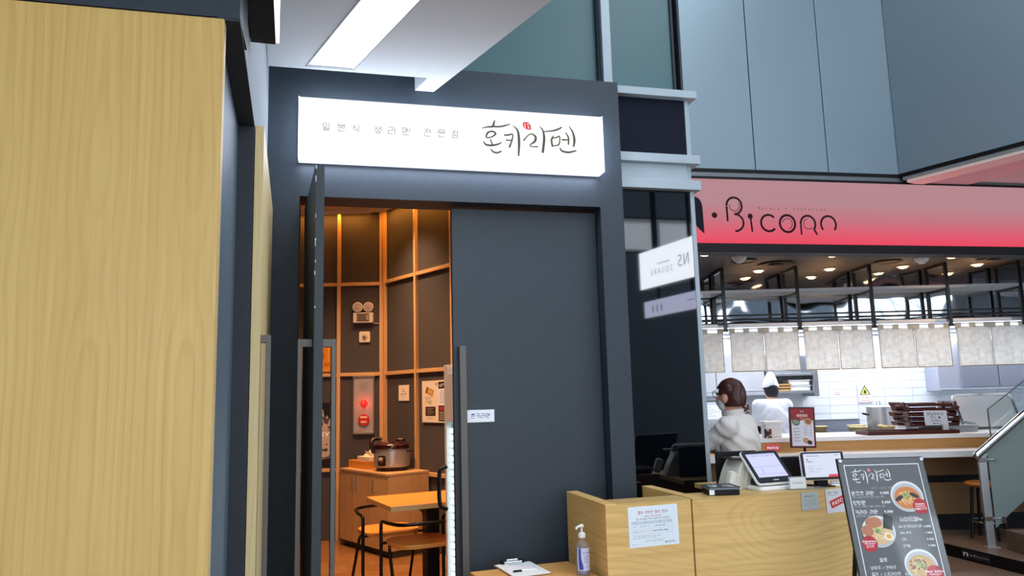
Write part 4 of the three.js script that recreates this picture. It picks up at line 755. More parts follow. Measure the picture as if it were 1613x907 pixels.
{
  const t = thing('wall_shelf', 'stainless open wall shelf above the chef holding boards and white trays', 'shelf', K(0, 0, 9.6), KT);
  part(t, 'side', box(3.14, 3.165, 1.5, 1.95, -.19, .18, .002), M.steel); part(t, 'side', box(3.72, 3.78, 1.43, 1.95, -.19, .2, .002), M.steel); part(t, 'back', box(3.165, 3.72, 1.5, 1.95, -.19, -.18, 0), std(0x8b8f96, .5, .5));
  part(t, 'shelf_board', box(3.165, 3.72, 1.47, 1.5, -.19, .2, .002), M.steel); part(t, 'shelf_board', box(3.165, 3.72, 1.69, 1.72, -.19, .18, .002), M.steel);
}
for (let i = 0; i < 3; i++) solo('cutting_board', box(-.12, .12, 0, .022, -.13, .13, .004), std(0xc79a5e, .55), ['thin wooden board on the open steel shelf, bottom of three', 'thin wooden board on the open steel shelf, middle of three', 'thin wooden board on the open steel shelf, top of three'][i], 'board', K(3.32 + i * .004, 1.502 + i * .034, 9.56), KT + i * .03, 'boards on the open steel shelf');
for (let i = 0; i < 2; i++) solo('spacer_block', box(-.02, .02, 0, .012, -.1, .1, .001), std(0x2c211a, .6), ['dark strip between the lower two wooden boards', 'dark strip between the upper two wooden boards'][i], 'spacer', K(3.31, 1.524 + i * .034, 9.56), KT);
{
  const tray = (u, y, w, label) => { const t = thing('white_tray', label, 'tray', K(u, y, 9.6), KT); part(t, 'pan', [box(-w, w, 0, .01, -.12, .12, .003), box(-w, w, .0, .06, .108, .12, .003), box(-w, w, 0, .06, -.12, -.108, .003), box(-w, -w + .012, 0, .06, -.12, .12, .003), box(w - .012, w, 0, .06, -.12, .12, .003)], M.whiteGloss); part(t, 'rim', box(-w - .012, w + .012, .056, .066, .116, .135, .003), M.whiteGloss); };
  tray(3.58, 1.502, .125, 'white plastic tray on the open steel shelf, lower of two'); tray(3.57, 1.57, .13, 'white plastic tray on the open steel shelf, upper of two');
}
{
  const t = thing('wall_cabinet', 'stainless wall cabinets at the right of the kitchen above the leaning tray', 'cabinet', K(0, 0, 9.6), KT);
  part(t, 'carcass', box(5.32, 7.6, 1.47, 2.1, -.19, .12, .004), std(0xb3b7c4, .4, .5)); for (const [a, b] of [[5.6, 6.06], [6.07, 6.75], [6.76, 7.58]]) part(t, 'door', box(a, b, 1.5, 2.08, .12, .14, .004), std(0x9b9fae, .35, .6)); part(t, 'bottom_edge', box(5.32, 7.6, 1.455, 1.475, -.19, .15, .003), M.steel);
}
{
  const tx = canvasTex(220, 300, (x, w, h) => {
    x.fillStyle = '#f2f0ee'; x.fillRect(0, 0, w, h); x.strokeStyle = '#c98a8a'; x.lineWidth = 5; x.strokeRect(5, 5, w - 10, h - 10);
    x.fillStyle = '#2a2a20'; x.beginPath(); x.moveTo(110, 30); x.lineTo(196, 184); x.lineTo(24, 184); x.fill(); x.fillStyle = '#d8dc6a'; x.beginPath(); x.moveTo(110, 58); x.lineTo(176, 174); x.lineTo(44, 174); x.fill();
    x.fillStyle = '#2a2a20'; x.beginPath(); x.ellipse(110, 130, 15, 26, 0, 0, 7); x.fill(); for (const a of [-1, 0, 1]) { x.beginPath(); x.ellipse(110 + a * 15, 150, 6, 18, a * .4, 0, 7); x.fill(); }
    text(x, '고온경고', 110, 206, 40, { color: '#c2685a', align: 'center', weight: .12 }); x.fillStyle = '#d08a84'; x.fillRect(30, 264, 160, 10);
  });
  const t = thing('warning_sign', 'white warning sign with a yellow triangle on the tiled kitchen wall', 'sign', K(4.52, 1.455, 9.785), KT);
  part(t, 'plate', box(-.092, .092, -.126, .126, 0, .006, .002), M.white); part(t, 'print', card(.18, .248).translate(0, 0, .0064), print(tx));
}
solo('wall_label', box(-.035, .035, -.02, .02, 0, .003, .001), std(0xe6c9cc, .5), 'tiny pale pink label stuck on the white kitchen tiles', 'label', K(4.17, 1.46, 9.788), KT);
// brown serving trays
function servTray(name, label, pos, turn, group) {
  const t = thing(name, label, 'tray', pos, turn, group), s = new THREE.Shape();
  const w = .25, d = .18; part(t, 'base', box(-w, w, 0, .01, -d, d, .004), M.trayBrown);
  for (const k of [-1, 1]) part(t, 'long_side', box(-w + .02, w - .02, 0, .032, k * d - .008, k * d + .008, .004), M.trayBrown);
  for (const k of [-1, 1]) part(t, 'handle_end', [T(box(-.012, .012, 0, .05, -d, -.07, .005), k * w, 0, 0, 0, 0, -k * .35), T(box(-.012, .012, 0, .05, .07, d, .005), k * w, 0, 0, 0, 0, -k * .35), T(box(-.012, .012, .036, .05, -.07, .07, .004), k * w, 0, 0, 0, 0, -k * .35), T(box(-.012, .012, 0, .014, -.07, .07, .004), k * w, 0, 0, 0, 0, -k * .35)], M.trayBrown);
  return t;
}
const ord = ['bottom', 'second from the bottom', 'middle', 'second from the top', 'topmost'];
for (let i = 0; i < 5; i++) servTray('serving_tray', `dark red serving tray with cut-out handles, ${ord[i]} of the stack of five`, K(4.405 + [0, .015, -.02, .01, -.015][i], 1.108 + i * .051, 8.2), KT + [.06, -.05, .08, .02, -.06][i], 'stack of red serving trays');
{
  const t = thing('serving_tray', 'long dark brown tray lying flat on the service counter', 'tray', K(4.07, 1.04, 7.95), KT);
  part(t, 'base', box(-.46, .46, 0, .01, -.15, .15, .003), M.trayBrown); for (const k of [-1, 1]) { part(t, 'side', box(-.46, .46, 0, .038, k * .15 - .008, k * .15 + .008, .004), M.trayBrown); part(t, 'side', box(k * .46 - .008, k * .46 + .008, 0, .038, -.15, .15, .004), M.trayBrown); }
}
solo('dark_block', box(-.11, .11, 0, .05, -.03, .03, .006), std(0x33201a, .5), 'small dark brown box on the long counter tray', 'box', K(4.32, 1.051, 7.95), KT);
solo('foil_strip', box(-.2, .2, 0, .012, -.02, .02, .003), std(0xd0ccd0, .4, .3), 'pale strip lying on the long counter tray', 'strip', K(3.98, 1.051, 7.97), KT + .15);
solo('steel_box', [box(-.28, .28, 0, .06, -.19, .19, .004), box(-.29, .29, .058, .066, -.2, .2, .002)], M.steel, 'low steel box on the counter under the stacked red trays', 'box', K(4.57, 1.04, 8.2), KT);
{
  const tx = canvasTex(300, 210, (x, w, h) => { x.fillStyle = '#d9e2ee'; x.fillRect(0, 0, w, h); text(x, '반납하는곳', 150, 24, 40, { align: 'center', weight: .12, color: '#333a48' }); text(x, '코스', 80, 80, 34, { color: '#333a48', weight: .12 }); x.fillStyle = '#333a48'; x.beginPath(); x.arc(196, 98, 15, 0, 7); x.fill(); text(x, '반려방식', 150, 128, 30, { align: 'center', color: '#5b6474', weight: .11 }); x.fillRect(120, 182, 70, 6); x.beginPath(); x.moveTo(100, 185); x.lineTo(124, 172); x.lineTo(124, 198); x.fill(); });
  const t = thing('paper_sign', 'pale paper sign with Korean writing and an arrow before the red tray stack', 'sign', K(4.41, 1.113, 7.985), KT);
  part(t, 'sheet', T(box(-.12, .12, 0, .155, 0, .004, .001), 0, 0, 0, -.12, 0, -.02), M.white); part(t, 'print', T(card(.236, .15).translate(0, .0775, .0044), 0, 0, 0, -.12, 0, -.02), print(tx)); part(t, 'foot', box(-.06, .06, -.073, .0, -.006, .0, .001), M.glassClear);
}
{
  const t = thing('clip_holder', 'small clear holder standing on the counter before the steel box', 'holder', K(4.45, 1.04, 7.9), KT);
  part(t, 'body', box(-.03, .03, 0, .1, -.015, .015, .006), std(0xdde3e8, .2)); part(t, 'base', box(-.04, .04, 0, .008, -.03, .03, .002), std(0xcdd4da, .2));
}
{
  const t = thing('leaning_tray', 'large white plastic tray leaning upright at the right of the counter', 'tray', K(5.19, 1.045, 8.3), KT);
  const f = T(slabRR(.64, .4, .012, .05, .003), 0, .2, 0), rimS = roundRect(.66, .42, .055); rimS.holes.push(roundRect(.61, .37, .045));
  part(t, 'pan', f.rotateX(-.42), M.whiteGloss); part(t, 'rim', uvm(new THREE.ExtrudeGeometry(rimS, { depth: .02, bevelEnabled: true, bevelSize: .003, bevelThickness: .003, bevelSegments: 2, curveSegments: 8 }).translate(0, .2, .0)).rotateX(-.42), M.chrome);
}
solo('tongs', [rod([0, 0, 0], [.16, -.03, .03], .008), rod([0, .01, .02], [.16, -.025, .035], .006)], M.steel, 'steel tongs lying by the leaning white tray', 'tongs', K(4.74, 1.14, 8.15), KT);
// things on the counter by the cashier
{
  const t = thing('food_box', 'white plastic container with lid on the counter in front of the chef', 'box', K(2.665, 1.04, 7.95), KT);
  part(t, 'body', box(-.085, .085, 0, .14, -.07, .07, .012), M.whiteGloss); part(t, 'lid', box(-.1, .1, .138, .165, -.08, .08, .008), M.whiteGloss);
}
{
  const tx = canvasTex(128, 160, (x, w, h) => { x.fillStyle = '#3a1c20'; x.fillRect(0, 0, w, h); const r = rng(9); for (let i = 0; i < 12; i++) { x.fillStyle = ['#6b2a2c', '#d8d2cc', '#8f5a50'][i % 3]; x.beginPath(); x.arc(r() * w, r() * h, 8 + r() * 20, 0, 7); x.fill(); } });
  const mk = (u, y, d, label) => { const t = thing('leaflet_stand', label, 'leaflet', K(u, y, d), KT); part(t, 'board', box(-.036, .036, 0, .09, 0, .012, .002), M.black); part(t, 'print', card(.066, .084).translate(0, .045, .0124), print(tx)); part(t, 'base', box(-.045, .045, 0, .006, -.02, .03, .001), M.glassClear); return t; };
  mk(2.585, 1.04, 7.83, 'small dark food leaflet standing left of the white container on the counter');
  const q = mk(2.41, 1.29, 7.95, 'small dark food leaflet on a thin pole behind the cashier'); part(q, 'pole', rod([0, -.25, .006], [0, .01, .006], .005), M.black); part(q, 'pole_foot', cyl(.04, .038, .008, 0, -.25, .006, 20), M.black); 
}
{
  const tx = canvasTex(256, 200, (x, w, h) => { x.fillStyle = '#dbe6f6'; x.fillRect(0, 0, w, h); x.fillStyle = '#f4f8ff'; x.fillRect(14, 40, 228, 130); x.fillStyle = '#9db2d6'; for (let i = 0; i < 5; i++) x.fillRect(26, 56 + i * 22, 120 + (i * 31) % 80, 5); x.fillStyle = '#c6d2e6'; x.fillRect(0, 0, 256, 22); });
  const t = thing('order_monitor', 'flat order screen on the counter in front of the cashier', 'monitor', K(2.03, 1.04, 7.96), KT - .1);
  part(t, 'housing', box(-.17, .17, .16, .39, -.02, .01, .008), M.blackSatin); part(t, 'screen', card(.3, .2).translate(0, .277, .0105), screenMat(tx, .95)); part(t, 'stand', [box(-.03, .03, 0, .17, -.03, -.015, .003), box(-.09, .09, 0, .012, -.07, .05, .003)], M.blackSatin);
  const s = thing('acrylic_sign', 'white acrylic sign with a round emblem before the order screen', 'sign', K(2.01, 1.04, 7.82), KT);
  const tx2 = canvasTex(160, 160, (x, w, h) => { x.fillStyle = '#cdd5e4'; x.fillRect(0, 0, w, h); x.strokeStyle = '#7d8798'; x.lineWidth = 4; x.beginPath(); x.arc(84, 56, 24, 0, 7); x.stroke(); x.beginPath(); x.arc(84, 56, 10, 0, 7); x.stroke(); x.fillStyle = '#8a93a4'; x.fillRect(40, 104, 88, 6); x.fillRect(52, 118, 64, 5); });
  part(s, 'plate', box(-.1, .1, .01, .2, 0, .008, .004), std(0xcdd5e4, .3)); part(s, 'print', card(.19, .18).translate(0, .105, .0084), print(tx2, .3)); part(s, 'foot', box(-.1, .1, 0, .01, -.03, .04, .002), M.glassClear);
  const c = thing('red_tag', 'tiny red tag on a clear stem above the order screen', 'tag', K(2.13, 1.43, 7.92), KT); part(c, 'tag_plate', box(-.035, .035, 0, .03, 0, .006, .006), std(0xc9323c, .5)); part(c, 'stem', rod([0, -.39, .003], [0, 0, .003], .004), M.glassClear);
}
// red-headed menu on a floor pole
{
  const tx = canvasTex(420, 640, (x, w, h) => {
    x.fillStyle = '#e6e2ea'; x.fillRect(0, 0, w, h); x.fillStyle = '#a0262c'; x.fillRect(0, 0, w, 190); x.fillStyle = '#a0262c'; x.fillRect(0, 0, 10, h); x.fillRect(w - 10, 0, 10, h); x.fillRect(0, h - 10, w, 10);
    x.fillStyle = '#a0262c'; x.beginPath(); for (let i = 0; i <= 8; i++) x.lineTo(i * w / 8, 190 + (i % 2) * 26); x.lineTo(w, 0); x.lineTo(0, 0); x.fill();
    text(x, 'MENU', w / 2, 84, 66, { color: '#f4ece8', align: 'center' }); text(x, '정식', w / 2, 36, 32, { color: '#f4ece8', align: 'center' }); text(x, '추천메뉴', w / 2, 158, 26, { color: '#f0d2a0', align: 'center' });
    const dish = (a, b, r, c1, c2) => { x.fillStyle = c1; x.beginPath(); x.ellipse(a, b, r * 1.3, r, .3, 0, 7); x.fill(); x.fillStyle = c2; x.beginPath(); x.ellipse(a, b - 4, r, r * .7, .3, 0, 7); x.fill(); };
    dish(90, 232, 56, '#57624e', '#8f9a80'); dish(312, 226, 58, '#d9b48a', '#a86a3a'); dish(262, 540, 44, '#c07a42', '#d8a068'); dish(330, 572, 36, '#4a3034', '#2c2028');
    x.fillStyle = '#8d8894'; for (let i = 0; i < 5; i++) { x.fillRect(40, 330 + i * 52, 120, 8); x.fillRect(40, 346 + i * 52, 90, 4); } for (let i = 0; i < 5; i++) { x.fillRect(226, 300 + i * 34, 70, 7); x.fillRect(330, 300 + i * 34, 40, 7); }
  });
  const t = thing('menu_stand', 'small menu with a red heading in a dark frame on a black pole', 'menu sign', K(2.71, 0, 7.2), KT + .06);
  const e = new THREE.Matrix4().makeRotationZ(-.03).premultiply(new THREE.Matrix4().makeTranslation(0, 1.17, 0));
  part(t, 'frame', box(-.125, .125, -.19, .19, -.015, 0, .004).applyMatrix4(e), std(0x2c1616, .4)); part(t, 'print', card(.222, .354).translate(0, 0, .0006).applyMatrix4(e), print(tx, .5)); part(t, 'pole', rod([.01, .02, -.02], [.01, 1.0, -.012], .012), M.black); part(t, 'base', cyl(.16, .15, .02, .01, 0, -.02, 32), M.black);
}
// stool under the ledge
{
  const t = thing('bar_stool', 'low round stool with orange wooden seat and dark metal legs by the counter', 'stool', K(4.42, .1, 7.3), .3);
  part(t, 'seat', lathe([[0, .475], [.14, .475], [.158, .483], [.164, .497], [.158, .512], [.13, .52], [0, .521]], 44), phys(0xc27c34, .35, { clearcoat: .4 }));
  for (let i = 0; i < 4; i++) { const a = i * Math.PI / 2 + .6; part(t, 'leg', rod([Math.cos(a) * .16, 0, Math.sin(a) * .16], [Math.cos(a) * .115, .478, Math.sin(a) * .115], .0145), M.blackSatin); }
  part(t, 'foot_ring', T(new THREE.TorusGeometry(.146, .008, 10, 44).rotateX(Math.PI / 2), 0, .16, 0), M.chrome);
}
// platform edge strip and stair
solo('edge_strip', box(5.488, 5.5, .0, .102, -6.84, -3.2, .002), M.black, 'black strip along the edge of the raised floor at lower right', 'floor strip');
{
  const tx = canvasTex(256, 128, (x, w, h) => { x.fillStyle = '#15161a'; x.fillRect(0, 0, w, h); text(x, 'n', 6, 6, 96, { color: '#d6dade' }); x.fillStyle = '#d6dade'; x.beginPath(); x.arc(84, 70, 8, 0, 7); x.fill(); text(x, 'Bicorn', 100, 40, 46, { color: '#aab0b6', font: 'normal' }); });
  const t = thing('strip_lettering', 'small white lettering plate on the black strip at lower right', 'lettering', [5.4875, .055, -5.62], -Math.PI / 2);
  part(t, 'plate', box(-.16, .16, -.04, .04, -.001, .0012, 0), M.black); part(t, 'print', card(.3, .075).translate(0, 0, .0016), print(tx, .5));
}
{
  const t = thing('staircase', 'grey concrete stair rising to the right behind the glass railing', 'stairs', K(4.26, .1, 6.75), KT);
  for (let i = 0; i < 7; i++) part(t, 'step', box(i * .27, i * .27 + .3, Math.max(0, i * .17 - .1), (i + 1) * .17, -.06, .9, .004), std(0xffffff, .6, 0, { map: concrete.map, color: 0xc8c8c4 }));
}
{
  const t = thing('stair_railing', 'stainless stair railing with a clear upper glass and a frosted lower glass panel', 'railing', K(4.18, .1, 6.88), KT);
  const frost = phys(0xffffff, .6, { transmission: .55, thickness: 0, color: 0x9fb0ae }), sl = .76;
  part(t, 'post', box(-.035, .035, 0, .86, -.03, .0, .004), M.alu); part(t, 'post_base', box(-.06, .06, 0, .012, -.06, .03, .002), M.alu);
  part(t, 'handrail', rod([-.08, .805, .05], [1.5, .805 + 1.58 * sl, .05], .034, 24), M.chrome); part(t, 'rail_end', new THREE.SphereGeometry(.034, 18, 12).translate(-.08, .805, .05), M.chrome);
  part(t, 'frosted_panel', plate([[.045, .17], [.18, .29], [1.5, .29 + 1.32 * sl], [1.5, 1.95], [.045, .86]], .01), frost);
  part(t, 'clear_panel', plate([[.116, .87], [.113, 1.2], [1.5, 1.2 + 1.387 * .694], [1.5, 1.95], [.2, .95]], .01).translate(0, 0, -.035), M.glassClear);
  part(t, 'glass_edge', [bar([.114, .87, -.03], [.111, 1.203, -.03], .006, .012), bar([.111, 1.203, -.03], [1.5, 1.203 + 1.387 * .694, -.03], .006, .012)], std(0x2d4440, .3)).userData.label = 'dark green glass edge';
  for (const y of [.76, .25]) { part(t, 'bracket', [box(-.04, .04, y - .02, y + .02, -.032, .004, .003), rod([.03, y, .0], [.1, y, .0], .012), cyl(.02, .02, .02).rotateX(Math.PI / 2).translate(.11, y, .01)], M.chrome); }
}

// ---------- reception desk and what stands on it ----------
const DT = .03, DP = [1.412, 0, -3.785];
const D = (x, y, z) => [DP[0] + Math.cos(DT) * x + Math.sin(DT) * z, y, DP[2] - Math.sin(DT) * x + Math.cos(DT) * z];
{
  const t = thing('side_booth', 'low oak booth with a paper notice, between small table and reception desk', 'booth', DP, DT);
  part(t, 'side_panel', box(0, .068, 0, .97, -.6, -.005, .003), M.oakDesk); part(t, 'front_panel', [box(.0, .493, 0, .966, -.0045, 0, .001), box(.069, .493, 0, .966, -.16, -.0045, .001)], M.oakDesk); part(t, 'cap', box(.07, .493, .962, .97, -.165, .001, .001), M.oakDeskTop); part(t, 'shelf', box(.07, .49, .7, .73, -.6, -.16, .002), M.oakDeskTop);
}
{
  const t = thing('reception_desk', 'long oak reception desk carrying the screens, behind the tilted menu board', 'desk', DP, DT);
  part(t, 'side_panel', box(.5, .565, 0, .972, -.62, -.01, .003), M.oakDesk); part(t, 'front_panel', box(.5, 1.98, 0, .966, -.16, .004, .002), M.oakDesk); part(t, 'cap', box(.5, 1.98, .962, .97, -.2, .005, .001), M.oakDeskTop);
  part(t, 'worktop', box(.86, 1.98, .94, .969, -.62, -.19, .002), M.oakDeskTop); part(t, 'end_panel', box(1.92, 1.98, 0, .94, -.62, -.16, .002), M.oakDesk);
}
{
  const t = thing('small_table', 'low oak side table before the closed navy door, holding clipboard and sanitiser', 'table', [1.405, 0, -3.79], .12);
  part(t, 'tabletop', box(-.585, -.005, .572, .6, -.47, .34, .003), M.tableOak); part(t, 'edge_band', box(-.589, -.583, .572, .599, -.468, .338, .001), std(0xb27c3e, .5));
  for (const [x, z] of [[-.56, -.44], [-.56, .31], [-.03, .31], [-.03, -.44]]) part(t, 'leg', box(x - .018, x + .018, 0, .572, z - .018, z + .018, .003), M.navyDark);
}
{
  const tx = canvasTex(300, 424, (x, w, h) => { x.fillStyle = '#eef2f4'; x.fillRect(0, 0, w, h); x.strokeStyle = '#9aa8b0'; x.lineWidth = 3; x.strokeRect(30, 34, w - 60, h - 70); for (let i = 1; i < 9; i++) { x.beginPath(); x.moveTo(30, 34 + i * 40); x.lineTo(w - 30, 34 + i * 40); x.stroke(); } text(x, '출입명부', w / 2, 40, 26, { align: 'center', color: '#5c6870' }); });
  const t = thing('clipboard', 'clipboard with a white form lying on the low side table', 'clipboard', [1.045, .6, -4.13], .12);
  part(t, 'board', box(-.112, .112, 0, .005, -.16, .16, .002), std(0x8a6a3c, .5)); part(t, 'paper', box(-.105, .105, .005, .008, -.15, .155, .0005), M.white); part(t, 'print', card(.205, .3).rotateX(-Math.PI / 2).translate(0, .0083, .002), print(tx));
  const c = part(t, 'clip', [box(-.06, .06, .008, .02, -.168, -.135, .004), box(-.035, .035, .015, .03, -.175, -.15, .004)], M.chrome); part(c, 'clip_end', [box(-.068, -.052, .006, .022, -.17, -.132, .003), box(.052, .068, .006, .022, -.17, -.132, .003)], M.black);
}
{
  const t = thing('pen', 'white pen with black grip lying on the clipboard form', 'pen', [1.03, .614, -4.06], .05);
  part(t, 'barrel', rod([-.005, 0, 0], [.075, 0, 0], .0048), M.white); part(t, 'grip', rod([-.055, 0, 0], [-.005, 0, 0], .0052), M.black); part(t, 'tip', new THREE.ConeGeometry(.0048, .02, 12).rotateZ(Math.PI / 2).translate(-.065, 0, 0), M.white); part(t, 'pocket_clip', box(.03, .072, .004, .0065, -.0015, .0015, .0005), M.chrome);
}
{
  const tx = canvasTex(256, 400, (x, w, h) => {
    x.clearRect(0, 0, w, h); x.fillStyle = '#c9cfea'; x.fillRect(0, 0, w, h); x.fillStyle = '#2f49b4'; x.beginPath(); x.moveTo(26, 10); x.lineTo(60, 10); x.lineTo(62, 180); x.bezierCurveTo(70, 250, 96, 290, 92, 380); x.lineTo(30, 380); x.bezierCurveTo(24, 260, 24, 120, 26, 10); x.fill();
    text(x, '손소독제', 92, 70, 34, { color: '#3a4ea6', weight: .13 }); x.fillStyle = '#5d6ab0'; for (let i = 0; i < 7; i++) x.fillRect(108, 140 + i * 20, 100 - (i * 23) % 50, 6); x.fillStyle = '#8a94c4'; for (let i = 0; i < 4; i++) x.fillRect(120, 310 + i * 16, 90 - (i % 2) * 20, 5);
  });
  const t = thing('sanitiser_bottle', 'clear pump bottle of hand sanitiser with a blue label on the low side table', 'bottle', [1.325, .6, -3.925], .1);
  part(t, 'bottle', lathe([[0, 0], [.032, 0], [.036, .004], [.0365, .14], [.034, .158], [.018, .172], [.014, .176], [.014, .19]], 36), phys(0xf4f8ff, .06, { transmission: .92, thickness: 0, ior: 1.4 }));
  part(t, 'gel', lathe([[0, .004], [.033, .004], [.0345, .13], [0, .13]], 32), phys(0xdfe4fb, .1, { transmission: .85, thickness: .05, ior: 1.33, attenuationColor: new THREE.Color(0xb8c2f0), attenuationDistance: .12 }));
  part(t, 'label', new THREE.CylinderGeometry(.0372, .0372, .115, 30, 1, true, -1.25, 2.5).translate(0, .082, 0), print(tx, .35, { side: THREE.DoubleSide }));
  part(t, 'collar', lathe([[0, .186], [.018, .186], [.019, .19], [.019, .208], [.012, .214], [0, .214]], 28), M.white);
  const p = part(t, 'pump_head', [cyl(.0055, .0055, .03, 0, .212, 0, 14), lathe([[0, .24], [.012, .24], [.013, .248], [.008, .256], [0, .257]], 24), rod([0, .249, 0], [-.036, .243, .012], .006)], M.white); part(p, 'nozzle', rod([-.034, .244, .0115], [-.037, .233, .0125], .005), M.white);
}
// papers stuck to the desk fronts
function paper(name, label, cat, x, y, w, h, tilt, tx, edge, z = 0) { const t = thing(name, label, cat, D(x, y, z + .0005), DT); part(t, 'sheet', box(-w / 2, w / 2, -h / 2, h / 2, 0, .0012, .0003), std(edge, .6), null, [0, 0, tilt]); part(t, 'print', card(w - .002, h - .002).translate(0, 0, .0015), print(tx, .55), null, [0, 0, tilt]); return t; }
paper('paper_notice', 'white sheet with red heading and a table, stuck on the oak booth front', 'notice', .268, .846, .286, .206, .012, canvasTex(840, 606, (x, w, h) => {
  x.fillStyle = '#e3edf4'; x.fillRect(0, 0, w, h); x.font = 'bold 40px sans-serif';
  const W = 44 * 1.12 * 9 + 44 * .52 * 3; let a = (w - W) / 2; a += text(x, '종이 주차권 폐지 ', a, 70, 44, { color: '#b5383f', weight: .12 }); text(x, '안내', a, 70, 44, { color: '#46464e', weight: .12 });
  text(x, '2020년 1월 1일 부터', w / 2, 136, 28, { color: '#c25a60', align: 'center', weight: .11 }); text(x, '종이 주차권에서 전자식 할인권으로 변경됩니다', w / 2, 178, 24, { color: '#50555c', align: 'center', weight: .11 });
  x.fillStyle = '#cbd6de'; x.fillRect(50, 222, 690, 44); x.strokeStyle = '#8f9aa4'; x.lineWidth = 2; for (const y of [222, 266, 340, 414]) { x.beginPath(); x.moveTo(50, y); x.lineTo(740, y); x.stroke(); } for (const c of [50, 150, 396, 670, 740]) { x.beginPath(); x.moveTo(c, 222); x.lineTo(c, 414); x.stroke(); }
  const cell = (s, cx, y, b) => text(x, s, cx, y, 20, { align: 'center', color: b ? '#3c4148' : '#78828c', weight: b ? .13 : .09 });
  cell('구분', 100, 234); cell('기존', 273, 234); cell('변경', 533, 234); cell('비고', 705, 234); cell('주차권', 100, 292); cell('종이 주차권 지급', 273, 292); cell('전자식 할인 등록', 533, 292, 1); cell('사용방법', 100, 366); cell('정산시 주차권 사용', 273, 366); cell('차량번호 등록후 자동할인', 533, 366, 1);
  text(x, '기존 주차권은 매장에서 확인후 교환하여 드립니다', 56, 436, 19, { color: '#7c868e' }); text(x, '자세한 사항은 관리사무소로 문의 바랍니다', 56, 466, 19, { color: '#7c868e' }); text(x, '고객님의 많은 이용 부탁드립니다', w / 2, 512, 20, { color: '#7c868e', align: 'center' }); text(x, '문의 안내', 50, 556, 19, { color: '#7c868e' }); text(x, '관리사무소', 640, 546, 26, { color: '#4a4e54', weight: .13 }); x.fillStyle = '#4a4e54'; x.beginPath(); x.arc(616, 560, 12, 0, 7); x.fill();
}), 0xe6eef4);
paper('small_notice', 'small grey printed notice on the oak desk front beside the menu board', 'notice', 1.232, .914, .113, .097, .01, canvasTex(340, 290, (x, w, h) => { x.fillStyle = '#b9c0bc'; x.fillRect(0, 0, w, h); x.strokeStyle = '#929a96'; x.lineWidth = 3; x.strokeRect(12, 12, w - 24, h - 24); text(x, '알려드립니다', w / 2, 46, 34, { align: 'center', color: '#525a58', weight: .12 }); x.fillStyle = '#8b9390'; for (let i = 0; i < 5; i++) x.fillRect(36 + (i % 2) * 14, 106 + i * 26, w - 72 - (i % 2) * 28, 8); x.fillRect(130, 250, 80, 8); }), 0xb9c0bc, .005);
paper('payment_card', 'white card with a slanted red payment badge, partly behind the menu board', 'card', 1.405, .906, .135, .13, .02, canvasTex(400, 385, (x, w, h) => { x.fillStyle = '#e5e6ea'; x.fillRect(0, 0, w, h); text(x, '혜택 가맹점', 40, 40, 36, { color: '#7a7e86', weight: .11 }); x.fillStyle = '#a4a8b0'; x.fillRect(40, 92, 180, 8); x.save(); x.translate(60, 196); x.rotate(-.3); x.fillStyle = '#d8352f'; x.fillRect(0, 0, 360, 128); text(x, 'PAYCO', 34, 20, 86, { color: '#fff' }); x.restore(); }), 0xe8e9ec, .005);
// covered cash tray
{
  const t = thing('cash_tray', 'flat black box with clear lid at the left end of the desk top', 'tray', K(1.135, .971, 4.31), KT + .06);
  part(t, 'body', box(-.085, .085, 0, .028, -.075, .075, .005), M.black); part(t, 'lid', box(-.087, .087, .028, .042, -.078, .078, .005), phys(0x9aa4ae, .08, { transmission: .5, thickness: 0 })); part(t, 'lid_frame', [box(-.088, .088, .041, .045, -.079, -.066, .002), box(-.088, .088, .041, .045, .066, .079, .002), box(-.088, -.076, .041, .045, -.079, .079, .002), box(.076, .088, .041, .045, -.079, .079, .002), box(-.004, .004, .041, .044, -.079, .079, .001)], M.blackSatin);
  part(t, 'label_plate', box(-.0862, -.058, .004, .034, .0752, .0768, .0005), M.white);
}
// tilted point-of-sale screen
{
  const tx = canvasTex(480, 540, (x, w, h) => { x.fillStyle = '#cdd0f2'; x.fillRect(0, 0, w, h); x.fillStyle = '#6f76ac'; x.fillRect(30, 54, 400, 5); for (const a of [110, 250, 330, 420]) x.fillRect(a, 48, 18, 16); x.fillRect(0, 300, w, 5); x.fillRect(0, 468, w, 4); x.fillStyle = '#7e84b4'; for (let i = 0; i < 4; i++) x.fillRect(110, 330 + i * 32, 34, 7); x.fillStyle = '#b7bbe4'; x.fillRect(0, 0, w, 30); });
  const t = thing('sales_terminal', 'tilted touch screen terminal with black bezel and white rim on the reception desk', 'terminal', K(1.462, .969, 4.48), KT + .36);
  const e = new THREE.Matrix4().makeRotationX(-.76).premultiply(new THREE.Matrix4().makeTranslation(0, .125, .0));
  part(t, 'housing', slabRR(.262, .236, .018, .02, .004).translate(0, 0, -.018).applyMatrix4(e), M.whiteGloss); part(t, 'bezel', slabRR(.252, .226, .005, .017, .002).applyMatrix4(e), M.blackSatin);
  part(t, 'screen', card(.206, .168).translate(-.002, .008, .0056).applyMatrix4(e), screenMat(tx, 1.1)); part(t, 'maker_mark', box(-.02, .02, -.1, -.094, .0048, .0056, 0).applyMatrix4(e), std(0xb8bcc2, .4));
  part(t, 'base', [box(-.09, .1, .0, .06, -.15, .02, .02)], M.blackSatin); part(t, 'foot', slabRR(.24, .16, .024, .03, .006).rotateX(-Math.PI / 2).translate(0, 0, .0), M.whiteGloss);
}
